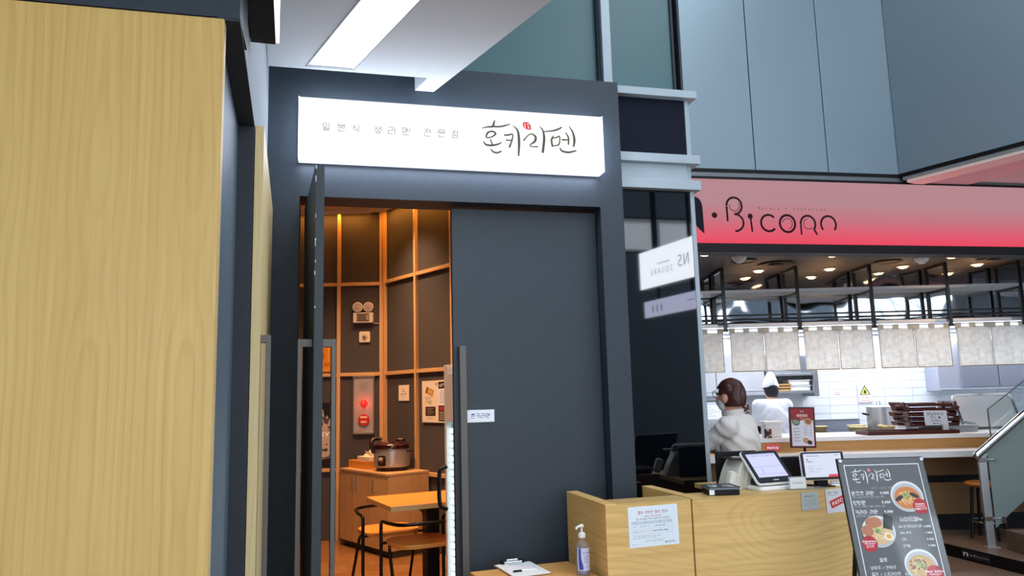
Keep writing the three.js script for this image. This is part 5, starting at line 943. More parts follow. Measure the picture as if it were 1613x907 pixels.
{
  const t = thing('receipt_printer', 'cream coloured rounded receipt printer with side handset, left of the tilted screen', 'printer', K(1.275, .969, 4.54), KT + .5);
  const s = new THREE.Shape(); s.moveTo(-.085, 0); s.lineTo(.1, 0); s.lineTo(.1, .12); s.bezierCurveTo(.1, .15, .08, .168, .05, .168); s.lineTo(.015, .165); s.bezierCurveTo(-.02, .15, -.05, .09, -.085, 0);
  part(t, 'body', uvm(new THREE.ExtrudeGeometry(s, { depth: .13, bevelEnabled: true, bevelSize: .008, bevelThickness: .008, bevelSegments: 3, curveSegments: 14 }).translate(.03, 0, -.065)), M.cream);
  part(t, 'paper_cover', uvm(new THREE.ExtrudeGeometry(s, { depth: .08, bevelEnabled: true, bevelSize: .006, bevelThickness: .006, bevelSegments: 3, curveSegments: 14 }).scale(.72, .86, 1).translate(.07, .012, .0)), M.cream);
  const h = part(t, 'handset', T(box(-.026, .026, -.05, .05, -.025, .025, .016), -.085, .06, .07, 0, 0, -.32), M.cream); part(h, 'keyhole', cyl(.009, .009, .004).rotateX(Math.PI / 2).translate(-.098, .028, .097), std(0x6d6a60, .4)); part(t, 'top_edge', T(box(-.05, .05, 0, .008, -.06, .06, .003), -.0, .169, 0, 0, 0, -.05), M.blackSatin);
}
{
  const tx = canvasTex(560, 350, (x, w, h) => { x.fillStyle = '#d8e0f2'; x.fillRect(0, 0, w, h); x.fillStyle = '#7f8cae'; x.fillRect(40, 30, 190, 9); x.fillRect(470, 22, 50, 8); x.fillStyle = '#b04850'; x.fillRect(42, 76, 22, 20); text(x, '주문', 44, 108, 24, { color: '#4a5878', weight: .13 }); x.fillStyle = '#8a96b4'; x.fillRect(94, 116, 44, 10); for (const [a, b, c] of [[44, 180, 120], [44, 206, 80], [44, 226, 220], [60, 250, 60], [60, 268, 160]]) x.fillRect(a, b, c, 4); x.fillStyle = '#e24d5a'; x.fillRect(340, 312, 220, 38); });
  const t = thing('desk_monitor', 'small upright white-rimmed screen with a red corner button, left of the menu board', 'monitor', K(1.79, .969, 4.5), KT + .1);
  const e = new THREE.Matrix4().makeRotationX(-.14).premultiply(new THREE.Matrix4().makeTranslation(0, .122, .01));
  part(t, 'housing', slabRR(.268, .164, .016, .014, .004).translate(0, 0, -.016).applyMatrix4(e), M.whiteGloss); part(t, 'bezel', slabRR(.262, .158, .004, .012, .0015).applyMatrix4(e), M.blackSatin); part(t, 'screen', card(.23, .134).translate(0, .002, .0044).applyMatrix4(e), screenMat(tx, 1.0));
  part(t, 'stand', [box(-.035, .035, 0, .05, -.05, -.01, .004), box(-.07, .07, 0, .01, -.07, .03, .003)], M.black);
}
{
  const tx = canvasTex(300, 180, (x, w, h) => { x.fillStyle = '#f0f3f3'; x.fillRect(0, 0, w, h); text(x, 'Events', w / 2, 50, 64, { align: 'center', color: '#8a949a', font: 'normal', family: 'serif' }); });
  const t = thing('card_stand', 'small white card in a clear stand between the two screens', 'card', K(1.6, .97, 4.4), KT + .08);
  part(t, 'card', box(-.047, .047, .008, .068, .005, .009, .001), M.white); part(t, 'print', card(.09, .056).translate(0, .038, .0094), print(tx)); part(t, 'clear_base', [box(-.05, .16, 0, .008, -.05, .03, .003), box(-.053, .053, .006, .074, .001, .004, .001)], phys(0xf4f8f8, .1, { transmission: .8, thickness: 0 }));
}
{
  const t = thing('card_reader', 'small white card reader lying right of the small upright screen', 'card reader', K(1.88, .97, 4.5), KT - .2); part(t, 'body', box(-.05, .05, 0, .014, -.03, .03, .005), M.whiteGloss); part(t, 'slot', box(-.04, .04, .012, .0155, -.012, -.006, .001), std(0x8a9098, .5)); part(t, 'roll', rod([-.04, .02, -.015], [.04, .02, -.015], .01), M.white);
}
function screenBack(u, w, y, h, d, turn, label) { const t = thing('screen_back', label, 'monitor', K(u, .97, d), turn); part(t, 'back_shell', box(-w / 2, w / 2, y, y + h, -.012, .012, .006), M.black); part(t, 'stand', [box(-.04, .04, 0, y + .04, -.03, -.012, .003), box(-.07, .07, 0, .01, -.05, .03, .003)], M.black); }
screenBack(1.345, .26, .0, .2, 4.7, KT + .12, 'black screen seen from behind, between cashier and cream receipt printer');
screenBack(1.655, .13, .045, .12, 4.62, KT + .1, 'black screen seen from behind, between the tilted and the upright screens');
{
  const tx = canvasTex(260, 130, (x, w, h) => { x.fillStyle = '#d23a36'; x.fillRect(0, 0, w, h); text(x, 'PAYCO', w / 2, 34, 62, { color: '#fff', align: 'center' }); });
  const t = thing('payment_sign', 'small red payment sign on a thin stem behind the tilted screen', 'sign', K(1.55, .97, 4.62), KT - .05);
  part(t, 'plate', box(-.044, .044, .198, .242, -.004, 0, .002), std(0xd23a36, .4)); part(t, 'print', card(.086, .042).translate(0, .22, .0004), print(tx, .4)); part(t, 'stem', rod([0, 0, -.004], [0, .2, -.004], .004), M.black); part(t, 'base', cyl(.03, .028, .006, 0, 0, -.004, 20), M.black);
}
// tilted menu board
{
  const Wm = .424, Hm = .6, cw = 848, chh = 1200;
  const tx = canvasTex(cw, chh, (x, w, h) => {
    x.fillStyle = '#5e6061'; x.fillRect(0, 0, w, h); x.strokeStyle = '#dfe8ea'; x.lineWidth = 9; x.strokeRect(56, 62, w - 112, h - 122);
    const k = 640, map = (a, b) => [112 + (a - .91) * k, 92 + (3.22 - b) * k]; brushName(x, map, k * 1.0, '#f2f4f3'); seal(x, map, k, '#d8505a', '#f6d0d2');
    text(x, '일본식 생라멘 전문점', 280, 278, 17, { color: '#aab2b4', gap: .35 });
    const row = (s, sub, y, p, u = .09, pu = .42) => { text(x, s, u * w, y, 36, { color: '#f0f3f3', weight: .12 }); if (sub) text(x, sub, u * w, y + 46, 16, { color: '#c9d0d2' }); if (p) text(x, p, pu * w, y, 32, { color: '#f0f3f3' }); };
    row('돈코츠 라멘', '진한 돼지뼈 육수로 우려낸 대표 라멘', 316, '9,000'); row('탄탄멘', '고소하고 매콤한 국물의 중화식 라멘', 404, '9,000', .09, .415); row('카라이 라멘', '얼큰한 매운 라멘', 492, '9,000', .09, .42);
    text(x, '사이드메뉴', .575 * w, 566, 40, { color: '#f0f3f3', weight: .12 });
    const r2 = (s, p, y) => { text(x, s, .545 * w, y, 23, { color: '#eef1f1', weight: .12, gap: .05 }); text(x, p, .91 * w, y, 26, { color: '#eef1f1', align: 'right' }); };
    r2('Set 돈가츠/치킨가츠', '4,000', 640); r2('차슈 추가', '1,000', 698); r2('교자', '3,000', 756); r2('공기밥', '1,000', 814);
    text(x, '음료', .25 * w, 930, 34, { color: '#eef1f1', weight: .12 }); text(x, '생맥주 / 캔맥주', .13 * w, 1000, 30, { color: '#e4e8e8', weight: .11 }); text(x, '콜라 / 스프라이트', .13 * w, 1056, 30, { color: '#eef1f1', weight: .11 }); text(x, '2,000', .5 * w, 1056, 30, { color: '#eef1f1' });
    const r = rng(21);
    const bowl = (a, b, R, soup, extra) => {
      x.save(); x.translate(a, b); x.fillStyle = '#dfe4e4'; x.beginPath(); x.ellipse(0, 0, R, R * .92, 0, 0, 7); x.fill(); x.fillStyle = '#b9bfbf'; x.beginPath(); x.ellipse(0, R * .06, R * .93, R * .84, 0, 0, 7); x.fill(); x.fillStyle = soup; x.beginPath(); x.ellipse(0, R * .08, R * .8, R * .66, 0, 0, 7); x.fill();
      for (let i = 0; i < 60; i++) { x.strokeStyle = ['#e9d9a4', '#f0e4bc', '#d8bc7c'][i % 3]; x.lineWidth = 4; x.beginPath(); const q = r() * 6, c = r() * R * .55; x.arc(Math.cos(q) * c, R * .1 + Math.sin(q) * c * .7, 10 + r() * 18, q, q + 1.6); x.stroke(); }
      extra(R); for (let i = 0; i < 46; i++) { x.strokeStyle = ['#4f8a3c', '#7fb45a', '#a9cc86', '#376a2c'][i % 4]; x.lineWidth = 5; const q = r() * 6, c = r() * R * .3; x.beginPath(); x.moveTo(Math.cos(q) * c, -R * .05 + Math.sin(q) * c * .7); x.lineTo(Math.cos(q) * c + (r() - .5) * 46, -R * .05 + Math.sin(q) * c * .7 + (r() - .5) * 40); x.stroke(); } x.restore();
    };
    const disc = (a, b, R, s1, s2) => { x.fillStyle = '#b3202e'; x.beginPath(); x.arc(a, b, R, 0, 7); x.fill(); text(x, s1, a, b - R * .5, R * .36, { align: 'center', color: '#fff' }); x.fillStyle = '#fff'; x.fillRect(a - R * .7, b - 3, R * 1.4, 5); text(x, s2, a, b + R * .18, R * .3, { align: 'center', color: '#fff', weight: .12 }); };
    bowl(.72 * w, 372, 158, '#cf7f42', R => { x.fillStyle = '#2b2c2c'; for (const [q, e] of [[-.5, .1], [.45, -.05]]) { x.beginPath(); x.ellipse(q * R, e * R, R * .3, R * .12, q, 0, 7); x.fill(); } });
    bowl(.31 * w, 690, 158, '#d8b98a', R => { x.fillStyle = '#b77a58'; for (const [q, e] of [[-.35, -.5], [-.68, -.05], [-.1, -.55]]) { x.beginPath(); x.ellipse(q * R, e * R, R * .38, R * .3, .3, 0, 7); x.fill(); } x.fillStyle = '#23302a'; x.beginPath(); x.moveTo(R * .3, -R * .2); x.lineTo(R * .5, -R * 1.05); x.lineTo(R * 1.02, -R * .8); x.lineTo(R * .85, -R * .05); x.fill(); x.fillStyle = '#f2ead6'; x.beginPath(); x.ellipse(R * .55, R * .3, R * .28, R * .22, .4, 0, 7); x.fill(); x.fillStyle = '#e3a53a'; x.beginPath(); x.ellipse(R * .55, R * .3, R * .16, R * .13, .4, 0, 7); x.fill(); });
    bowl(.7 * w, 1000, 156, '#c9a468', R => { x.fillStyle = '#8a5238'; for (let i = 0; i < 24; i++) { x.beginPath(); x.arc((r() - .7) * R * .9, (r() - .6) * R * .6, 10, 0, 7); x.fill(); } });
    disc(.845 * w, 468, 72, 'Season', '해물돈코츠'); disc(.18 * w, 800, 74, 'Signature', '돈코츠'); disc(.83 * w, 1082, 80, 'Best Seller', '탄탄멘');
  });
  const t = thing('menu_board', 'tilted dark menu board with ramen bowls on a stand before the reception desk', 'menu board', K(1.775, 0, 3.585), KT);
  const e = new THREE.Matrix4().makeRotationX(-.283).premultiply(new THREE.Matrix4().makeTranslation(0, .622, 0));
  part(t, 'board', box(-Wm / 2, Wm / 2, 0, Hm, -.014, -.001, .003).applyMatrix4(e), M.black); part(t, 'print', card(Wm - .008, Hm - .008).translate(0, Hm / 2, 0).applyMatrix4(e), print(tx, .5)); part(t, 'acrylic_cover', box(-Wm / 2 + .001, Wm / 2 - .001, .001, Hm - .001, .0012, .0035, .0005).applyMatrix4(e), phys(0xffffff, .04, { transmission: 1, thickness: 0, ior: 1.3 }));
  for (const [a, b] of [[-1, 0], [1, 0], [-1, 1], [1, 1]]) part(t, 'bolt', cyl(.0085, .008, .008, 0, 0, 0, 20).rotateX(Math.PI / 2).translate(a * (Wm / 2 - .014), b ? Hm - .014 : .014, .0032).applyMatrix4(e), M.alu);
  for (const s of [-1, 1]) { part(t, 'leg', rod([s * .17, 0, .1], [s * .17, .66, -.03], .011), M.blackSatin); part(t, 'rear_leg', rod([s * .17, 0, -.34], [s * .17, .9, -.1], .011), M.blackSatin); } part(t, 'support_lip', box(-.19, .19, -.02, -.004, -.02, .02, .003).applyMatrix4(e), M.blackSatin);
}
// ---------- lit signs across the hall, mirrored in the black glass pier ----------
function hallSign(a, b, y0, y1, label, draw, k, rad) {
  const dx = b[0] - a[0], dz = b[1] - a[1], w = Math.hypot(dx, dz), turn = Math.atan2(-dz, dx), t = thing('hall_sign', label, 'sign', [(a[0] + b[0]) / 2, (y0 + y1) / 2, (a[1] + b[1]) / 2], turn), h = y1 - y0;
  const tx = canvasTex(Math.round(w * 420), Math.round(h * 420), draw);
  part(t, 'light_box', box(-w / 2, w / 2, -h / 2, h / 2, -.16, -.002, .004), M.white); part(t, 'lit_face', card(w, h), new THREE.MeshStandardMaterial({ color: 0x111111, emissive: 0xffffff, emissiveMap: tx, emissiveIntensity: k, roughness: .4 })); part(t, 'hanger', [rod([-w * .3, h / 2, -.08], [-w * .3, 7.2 - (y0 + y1) / 2, -.08], .03), rod([w * .3, h / 2, -.08], [w * .3, 7.2 - (y0 + y1) / 2, -.08], .03)], M.black);
  const c = Math.cos(turn), s = Math.sin(turn), q = [(a[0] + b[0]) / 2 + s * .03, (y0 + y1) / 2, (a[1] + b[1]) / 2 + c * .03]; area(q, [q[0] + s, q[1], q[2] + c], w, h, C.sign, rad);
}
hallSign([5.16, .6], [4.93, 2.16], 3.16, 3.76, 'upper white light box sign with dark letters, mirrored in the black glass pier', (x, w, h) => { x.fillStyle = '#f6faff'; x.fillRect(0, 0, w, h); text(x, 'NS', w * .14, h * .28, h * .4, { color: '#3f4a58', font: 'normal' }); text(x, 'SQUARE', w * .42, h * .5, h * .2, { color: '#3f4a58', gap: .9, font: 'normal' }); x.fillStyle = '#98a4b2'; x.fillRect(w * .46, h * .4, w * .22, h * .035); }, 8, 1.6);
hallSign([5.16, .62], [4.97, 2.14], 2.7, 2.96, 'lower lavender light box sign mirrored in the black glass pier', (x, w, h) => { x.fillStyle = '#cfd2f4'; x.fillRect(0, 0, w, h); x.fillStyle = '#777ca0'; for (let i = 0; i < 3; i++) x.fillRect(w * (.66 + i * .08), h * .3, w * .03, h * .42); x.fillRect(w * .1, h * .4, w * .12, h * .06); }, 4.5, .5);

// ---------- people ----------
const V = (x, y, z) => [x, y, z], sub = (a, b) => [a[0] - b[0], a[1] - b[1], a[2] - b[2]], dot = (a, b) => a[0] * b[0] + a[1] * b[1] + a[2] * b[2], len = a => Math.hypot(a[0], a[1], a[2]), add = (a, b, k = 1) => [a[0] + b[0] * k, a[1] + b[1] * k, a[2] + b[2] * k];
const cap = (a, b, ra, rb) => { const d = sub(b, a), dd = dot(d, d); return p => { const q = sub(p, a); let t = dot(q, d) / dd; t = t < 0 ? 0 : t > 1 ? 1 : t; return len([q[0] - d[0] * t, q[1] - d[1] * t, q[2] - d[2] * t]) - (ra + (rb - ra) * t); }; };
const ell = (c, r, ax = [[1, 0, 0], [0, 1, 0], [0, 0, 1]]) => p => { const q = sub(p, c), a = dot(q, ax[0]), b = dot(q, ax[1]), e = dot(q, ax[2]); const k0 = Math.hypot(a / r[0], b / r[1], e / r[2]), k1 = Math.hypot(a / r[0] ** 2, b / r[1] ** 2, e / r[2] ** 2); return k1 ? k0 * (k0 - 1) / k1 : -Math.min(...r); };
const smin = (a, b, k) => { const h = Math.max(k - Math.abs(a - b), 0) / k; return Math.min(a, b) - h * h * k * .25; };
const union = (fs, k) => p => { let d = 1e3; for (const f of fs) d = smin(d, f(p), k); return d; };
// naive surface nets over a box, with smooth normals from the field
function skinMesh(f, lo, hi, h) {
  const n = [0, 1, 2].map(i => Math.ceil((hi[i] - lo[i]) / h) + 1), F = new Float32Array(n[0] * n[1] * n[2]), id = (i, j, k) => i + n[0] * (j + n[1] * k);
  for (let k = 0; k < n[2]; k++) for (let j = 0; j < n[1]; j++) for (let i = 0; i < n[0]; i++) F[id(i, j, k)] = f([lo[0] + i * h, lo[1] + j * h, lo[2] + k * h]);
  const vi = new Int32Array(F.length).fill(-1), pos = [], nor = [], idx = [];
  const E = []; for (let a = 0; a < 8; a++) for (const b of [1, 2, 4]) if (!(a & b)) E.push([a, a | b]);
  for (let k = 0; k < n[2] - 1; k++) for (let j = 0; j < n[1] - 1; j++) for (let i = 0; i < n[0] - 1; i++) {
    const c = []; let m = 0; for (let a = 0; a < 8; a++) { const v = F[id(i + (a & 1), j + ((a >> 1) & 1), k + (a >> 2))]; c.push(v); if (v < 0) m++; } if (!m || m === 8) continue;
    let s = [0, 0, 0], q = 0; for (const [a, b] of E) if ((c[a] < 0) !== (c[b] < 0)) { const t = c[a] / (c[a] - c[b]); for (let x = 0; x < 3; x++) { const pa = (a >> x) & 1, pb = (b >> x) & 1; s[x] += pa + (pb - pa) * t; } q++; }
    const P = [lo[0] + (i + s[0] / q) * h, lo[1] + (j + s[1] / q) * h, lo[2] + (k + s[2] / q) * h]; vi[id(i, j, k)] = pos.length / 3; pos.push(...P);
    const e = h * .5, g = [0, 1, 2].map(x => { const A = [...P], B = [...P]; A[x] += e; B[x] -= e; return f(A) - f(B); }), l = len(g) || 1; nor.push(g[0] / l, g[1] / l, g[2] / l);
  }
  const quad = (a, b, c, d, flip) => flip ? idx.push(a, c, b, a, d, c) : idx.push(a, b, c, a, c, d);
  for (let k = 1; k < n[2] - 1; k++) for (let j = 1; j < n[1] - 1; j++) for (let i = 1; i < n[0] - 1; i++) {
    const v = F[id(i, j, k)] < 0;
    if (v !== (F[id(i + 1, j, k)] < 0)) quad(vi[id(i, j - 1, k - 1)], vi[id(i, j, k - 1)], vi[id(i, j, k)], vi[id(i, j - 1, k)], !v);
    if (v !== (F[id(i, j + 1, k)] < 0)) quad(vi[id(i - 1, j, k - 1)], vi[id(i - 1, j, k)], vi[id(i, j, k)], vi[id(i, j, k - 1)], !v);
    if (v !== (F[id(i, j, k + 1)] < 0)) quad(vi[id(i - 1, j - 1, k)], vi[id(i, j - 1, k)], vi[id(i, j, k)], vi[id(i - 1, j, k)], !v);
  }
  const g = new THREE.BufferGeometry(); g.setAttribute('position', new THREE.Float32BufferAttribute(pos, 3)); g.setAttribute('normal', new THREE.Float32BufferAttribute(nor, 3)); g.setIndex(idx.filter(x => x >= -1)); return g;
}
function makePerson(o) {
  // axes of the body: l = own left, f = facing
  const { f, l, fh, lh, H, hip, chest, neckB, sh, el, wr, hd } = o, up = [0, 1, 0];
  const ax = [l, up, f], axh = [lh, up, fh], at = (c, a, b, e, A = ax) => add(add(add(c, A[0], a), A[1], b), A[2], e);
  const torso = k => [ell(chest, [.165 + k, .2, .112 + k], ax), ell(at(chest, 0, -.2, .0), [.14 + k, .18, .105 + k], ax), ell(hip, [.16 + k, .15, .118 + k], ax), cap(sh[0], sh[1], .055 + k, .055 + k), cap(add(chest, up, .08), neckB, .09 + k, .05)];
  const arm = (i, k) => [cap(sh[i], el[i], .052 + k, .042 + k), cap(el[i], wr[i], .041 + k, .028 + k)];
  const handBones = i => { const d = sub(hd[i], wr[i]), L = len(d), u = d.map(v => v / L), side = [-u[2], 0, u[0]].map(v => v / (Math.hypot(u[0], u[2]) || 1)), B = [cap(wr[i], add(wr[i], u, .075), .024, .03)]; [[-.026, .062], [-.009, .074], [.009, .07], [.025, .054]].forEach(([s, q]) => { const r0 = add(add(wr[i], u, .085), side, s), m = add(add(r0, u, q * .55), up, -.006), e = add(add(m, u, q * .45), up, -.02); B.push(cap(r0, m, .0092, .0085), cap(m, e, .0085, .0075)); }); const t0 = add(add(wr[i], u, .03), side, .026), t1 = add(add(t0, u, .035), side, .022); B.push(cap(t0, t1, .012, .01), cap(t1, add(add(t1, u, .028), up, -.008), .01, .008)); return B; };
  const head = [ell(at(H, 0, .018, -.008, axh), [.072, .096, .09], axh), ell(at(H, 0, -.045, .022, axh), [.056, .068, .066], axh), cap(at(H, 0, .0, .086, axh), at(H, 0, -.028, .1, axh), .009, .014), cap(at(H, 0, -.05, -.01, axh), neckB, .05, .056), ell(at(H, .073, -.01, -.004, axh), [.011, .03, .018], axh), ell(at(H, -.073, -.01, -.004, axh), [.011, .03, .018], axh), ell(at(H, 0, -.058, .085, axh), [.024, .007, .01], axh)];
  const hipS = [at(hip, .085, -.06, 0), at(hip, -.085, -.06, 0)], knee = [at(hip, .09, -.42, .03), at(hip, -.09, -.42, .03)], ank = [[...at(hip, .1, 0, -.01)], [...at(hip, -.1, 0, -.01)]].map(p => [p[0], .08, p[2]]);
  const legs = k => [0, 1].flatMap(i => [cap(hipS[i], knee[i], .08 + k, .056 + k), cap(knee[i], ank[i], .052 + k, .04 + k)]);
  const bodyF = union([...torso(0), ...head, ...legs(0), ...[0, 1].flatMap(i => [...arm(i, 0)]), ...ank.map(a => cap(a, add([a[0], .03, a[2]], f, .13), .04, .03))], .03);
  const bodyH = p => Math.min(bodyF(p), o.handF(p)); o.handF = union([0, 1].flatMap(handBones), .008);
  const t = thing('person', o.label, 'person', o.pos, KT), X = o.span, lo = [-X, .0, -X], hi = [X, 1.78, X];
  const skinP = part(t, 'body', skinMesh(bodyF, lo, [hi[0], H[1] - .16, hi[2]], .016), M.skin); t.remove(skinP);
  const headG = skinMesh(union([...head, cap(add(neckB, up, -.12), neckB, .07, .052)], .022), [H[0] - .15, H[1] - .2, H[2] - .15], [H[0] + .15, H[1] + .16, H[2] + .15], .006);
  const hands = [0, 1].map(i => skinMesh(union(handBones(i), .008), add(hd[i], [-.17, -.17, -.17]), add(hd[i], [.17, .17, .17]), .005));
  const all = mergeGeometries([skinP.geometry, headG, ...hands].map(g => { const q = g.toNonIndexed(); return q; })); part(t, 'body', all, M.skin);
  return { t, at, ax, axh, torso, arm, legs, ank, lo, hi };
}
const N3 = a => { const l = len(a); return a.map(v => v / l); };
{ // cashier: seen from behind, turned to the left
  const f = N3([-.8, 0, -.6]), l = N3([-.6, 0, .8]), fh = N3([-.66, 0, -.75]), lh = N3([-.75, 0, .66]), H = [-.04, 1.495, 0];
  const o = { f, l, fh, lh, H, hip: [0, .86, 0], chest: [.01, 1.185, 0], neckB: [-.02, 1.365, 0], sh: [[-.105, 1.3, .135], [.1, 1.3, -.135]], el: [[-.215, 1.19, .035], [.0, 1.1, -.33]], wr: [[-.34, 1.21, -.17], [-.2, 1.14, -.42]], hd: [[-.42, 1.225, -.24], [-.31, 1.16, -.46]], span: .66, pos: K(1.53, 0, 5.25), label: 'person in pale jacket and white mask with short reddish hair, turned left behind the desk' };
  const { t, at, ax, axh, torso, arm, legs, ank, lo, hi } = makePerson(o);
  const up = [0, 1, 0], wrinkle = p => .006 * Math.sin(p[1] * 60 + p[0] * 34 + Math.sin(p[2] * 40) * 1.4) * Math.sin(p[0] * 17 + p[1] * 11);
  const coat = union([...torso(.016), ...arm(0, .01), ...arm(1, .012)], .024), cuff = [0, 1].map(i => N3(sub(o.wr[i], o.el[i])));
  const coatF = p => { let d = coat(p) + wrinkle(p); d = Math.max(d, .78 - p[1], dot(sub(p, o.wr[0]), cuff[0]) < 2 && dot(sub(p, o.el[0]), cuff[0]) > 0 ? dot(sub(p, o.wr[0]), cuff[0]) + .01 : -1); if (dot(sub(p, o.el[1]), cuff[1]) > 0) d = Math.max(d, dot(sub(p, o.wr[1]), cuff[1]) + .01); return Math.max(d, p[1] - 1.385); };
  const white = std(0xd2cdc8, .85);
  part(t, 'jacket', skinMesh(coatF, [-.55, .74, -.6], [.4, 1.42, .36], .0125), white);
  const nk = [-.028, 1.372, .0], ring = p => { const q = sub(p, nk), r = Math.hypot(q[0], q[2]), y = q[1] + .12 * dot(q, f); return Math.max(Math.abs(r - .066 - y * .12) - .007, Math.abs(y) - .033); };
  part(t, 'collar', skinMesh(ring, [-.14, 1.31, -.12], [.09, 1.44, .12], .006), white);
  const hairF = p => { const q = sub(p, H), a = dot(q, fh), y = q[1], s = dot(q, lh); let d = union([ell(at(H, 0, .032, -.01, axh), [.086, .095, .099], axh), ell(at(H, 0, -.03, -.038, axh), [.079, .072, .07], axh)], .03)(p) + .003 * Math.sin(s * 190 + Math.sin(y * 34 + a * 20) * 2.4) + .003 * Math.sin(a * 60 + s * 40) * Math.sin(y * 45 + 1); const cut = Math.min(a - (.03 + y * .15), .055 - y); d = Math.max(d, cut, -(.068 + y)); const ear = Math.hypot(a - .0, y + .012, (Math.abs(s) - .085) * .6) - .036; return Math.max(d, -ear); };
  part(t, 'hair', skinMesh(hairF, add(H, [-.16, -.14, -.16]), add(H, [.16, .17, .16]), .005), std(0x3a130e, .45));
  const maskF = p => { const q = sub(p, H), a = dot(q, fh), y = q[1]; return Math.max(union([ell(at(H, 0, -.044, .022, axh), [.061, .07, .072], axh), cap(at(H, 0, -.02, .088, axh), at(H, 0, -.04, .094, axh), .012, .015)], .03)(p), -(a - .012), y + .002, -.098 - y); };
  const mk = part(t, 'mask', skinMesh(maskF, add(H, [-.15, -.13, -.15]), add(H, [.15, .05, .15]), .005), std(0xe4e6ea, .8)); for (const s of [-1, 1]) part(mk, 'ear_loop', rod(at(H, s * .064, -.03, .02, axh), at(H, s * .078, .002, -.01, axh), .002), std(0xe8e8ea, .8));
  const gl = part(t, 'glasses', [1, -1].flatMap(s => [rod(at(H, s * .066, .028, .085, axh), at(H, s * .078, .02, -.01, axh), .002), T(new THREE.TorusGeometry(.024, .002, 8, 24), 0, 0, 0).applyMatrix4(new THREE.Matrix4().makeBasis(new THREE.Vector3(...lh), new THREE.Vector3(...up), new THREE.Vector3(...fh))).translate(...at(H, s * .034, .018, .1, axh))]), M.black); gl.userData.label = 'thin dark glasses';
  for (const s of [-1, 1]) part(t, 'eye', new THREE.SphereGeometry(.01, 12, 8).translate(...at(H, s * .03, .02, .077, axh)), std(0x20140f, .3));
  part(t, 'trousers', skinMesh(p => Math.max(union([ell(o.hip, [.172, .155, .13], ax), ...legs(.012)], .03)(p), .07 - p[1], p[1] - .96), [-.3, .05, -.3], [.3, 1.0, .3], .015), M.black);
  for (const a of ank) part(t, 'shoe', skinMesh(union([cap([a[0], .055, a[2]], add([a[0], .04, a[2]], f, .15), .045, .036), cap([a[0], .06, a[2]], add([a[0], .055, a[2]], f, -.03), .045, .04)], .02), [a[0] - .24, 0.004, a[2] - .24], [a[0] + .24, .13, a[2] + .24], .01), std(0x2a2a2c, .6));
}
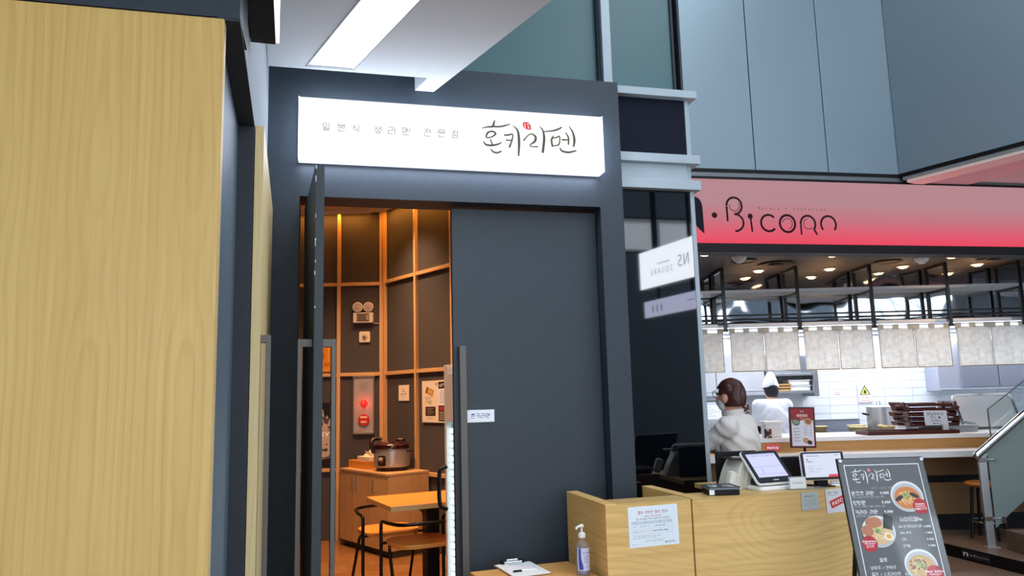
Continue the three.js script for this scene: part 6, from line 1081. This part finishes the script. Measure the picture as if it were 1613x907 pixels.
{ // cook: back to the viewer, head bent down
  const f = [0, 0, -1], l = [-1, 0, 0], H = [.015, 1.525, -.07];
  const o = { f, l, fh: f, lh: l, H, hip: [0, .86, .03], chest: [0, 1.2, .0], neckB: [.005, 1.385, -.03], sh: [[-.145, 1.335, -.01], [.145, 1.335, -.01]], el: [[-.207, 1.09, -.01], [.2, 1.1, -.03]], wr: [[-.16, .99, -.24], [.15, 1.0, -.25]], hd: [[-.12, .96, -.35], [.11, .97, -.36]], span: .5, pos: K(2.985, 0, 8.8), label: 'cook in a white coat and white hat seen from behind at the kitchen counter' };
  const { t, at, ax, axh, torso, arm, legs, ank } = makePerson(o);
  const wr2 = p => .004 * Math.sin(p[1] * 55 + Math.abs(p[0]) * 60 + Math.sin(p[0] * 25)) * Math.sin(p[0] * 14 + 1 + p[1] * 9), c = union([...torso(.03), cap(o.sh[0], o.el[0], .075, .066), cap(o.sh[1], o.el[1], .075, .066)], .04);
  const cuffs = p => p[1] < 1.13 && Math.abs(p[0]) > .17 ? 1.115 - p[1] : -1, white = std(0xe8ecf6, .85);
  part(t, 'coat', skinMesh(p => Math.max(c(p) + wr2(p), .72 - p[1], cuffs(p), p[1] - 1.42), [-.4, .68, -.34], [.4, 1.46, .34], .0125), white);
  for (const i of [0, 1]) part(t, 'sleeve_cover', skinMesh(union([cap(add(o.el[i], [0, .02, 0]), o.el[i], .056, .055), cap(o.el[i], o.wr[i], .054, .042)], .02), add(o.el[i], [-.2, -.24, -.34]), add(o.el[i], [.2, .12, .12]), .0125), M.black);
  const hairF = p => { const q = sub(p, H), a = dot(q, f); return Math.max(union([ell(at(H, 0, .02, -.01), [.084, .09, .098], ax), ell(at(H, 0, -.04, -.04), [.072, .06, .06], ax)], .03)(p), Math.min(a - .03, .04 - q[1])); };
  part(t, 'hair', skinMesh(hairF, add(H, [-.15, -.15, -.15]), add(H, [.15, .15, .15]), .006), std(0x191a26, .7));
  const hg = lathe([[.086, 0], [.09, .004], [.09, .035], [.088, .04], [.078, .1], [.06, .15], [.034, .172], [0, .178]], 48), hp = hg.attributes.position;
  for (let i = 0; i < hp.count; i++) { const x = hp.getX(i), y = hp.getY(i), z = hp.getZ(i), k = Math.max(0, y - .05) / .13; hp.setX(i, x * (1 - .25 * k) + k * .012); hp.setZ(i, z * 1.12 + .006 * k * Math.sin(x * 70)); hp.setY(i, y + k * .012 * Math.cos(x * 30)); } hg.computeVertexNormals();
  const hat = part(t, 'hat', hg.rotateX(-.12).translate(H[0], H[1] + .022, H[2]), white); part(hat, 'hat_band', T(lathe([[.0915, 0], [.093, .004], [.093, .03], [.0915, .034]], 48).scale(1, 1, 1.12), 0, 0, 0, -.12).translate(H[0], H[1] + .022, H[2]), white); part(hat, 'ridge', tube([[H[0] + .004, H[1] + .06, H[2] + .1], [H[0] + .01, H[1] + .13, H[2] + .085], [H[0] + .014, H[1] + .195, H[2] + .03], [H[0] + .014, H[1] + .2, H[2] - .03]], .003, 24), white);
  part(t, 'apron_tie', box(-.165, .165, .965, .985, .12, .145, .004), white);
  for (const s of [-1, 1]) part(t, 'eye', new THREE.SphereGeometry(.01, 12, 8).translate(...at(H, s * .03, .02, .077, axh)), std(0x20140f, .3));
  part(t, 'trousers', skinMesh(p => Math.max(union([ell(o.hip, [.172, .155, .13], ax), ...legs(.012)], .03)(p), .07 - p[1], p[1] - .9), [-.3, .05, -.25], [.3, .95, .3], .015), std(0x2c2e34, .8));
  for (const a of ank) part(t, 'shoe', skinMesh(union([cap([a[0], .055, a[2]], add([a[0], .04, a[2]], f, .15), .045, .036), cap([a[0], .06, a[2]], add([a[0], .055, a[2]], f, -.03), .045, .04)], .02), [a[0] - .24, 0.004, a[2] - .24], [a[0] + .24, .13, a[2] + .24], .01), M.black);
}

scene.traverse(o => { if (o.isMesh) { o.castShadow = o.receiveShadow = true; } if (o.isSpotLight || o.isPointLight) { o.castShadow = true; o.shadow.mapSize.set(1024, 1024); o.shadow.bias = -.0005; } });
renderer.render(scene, camera);
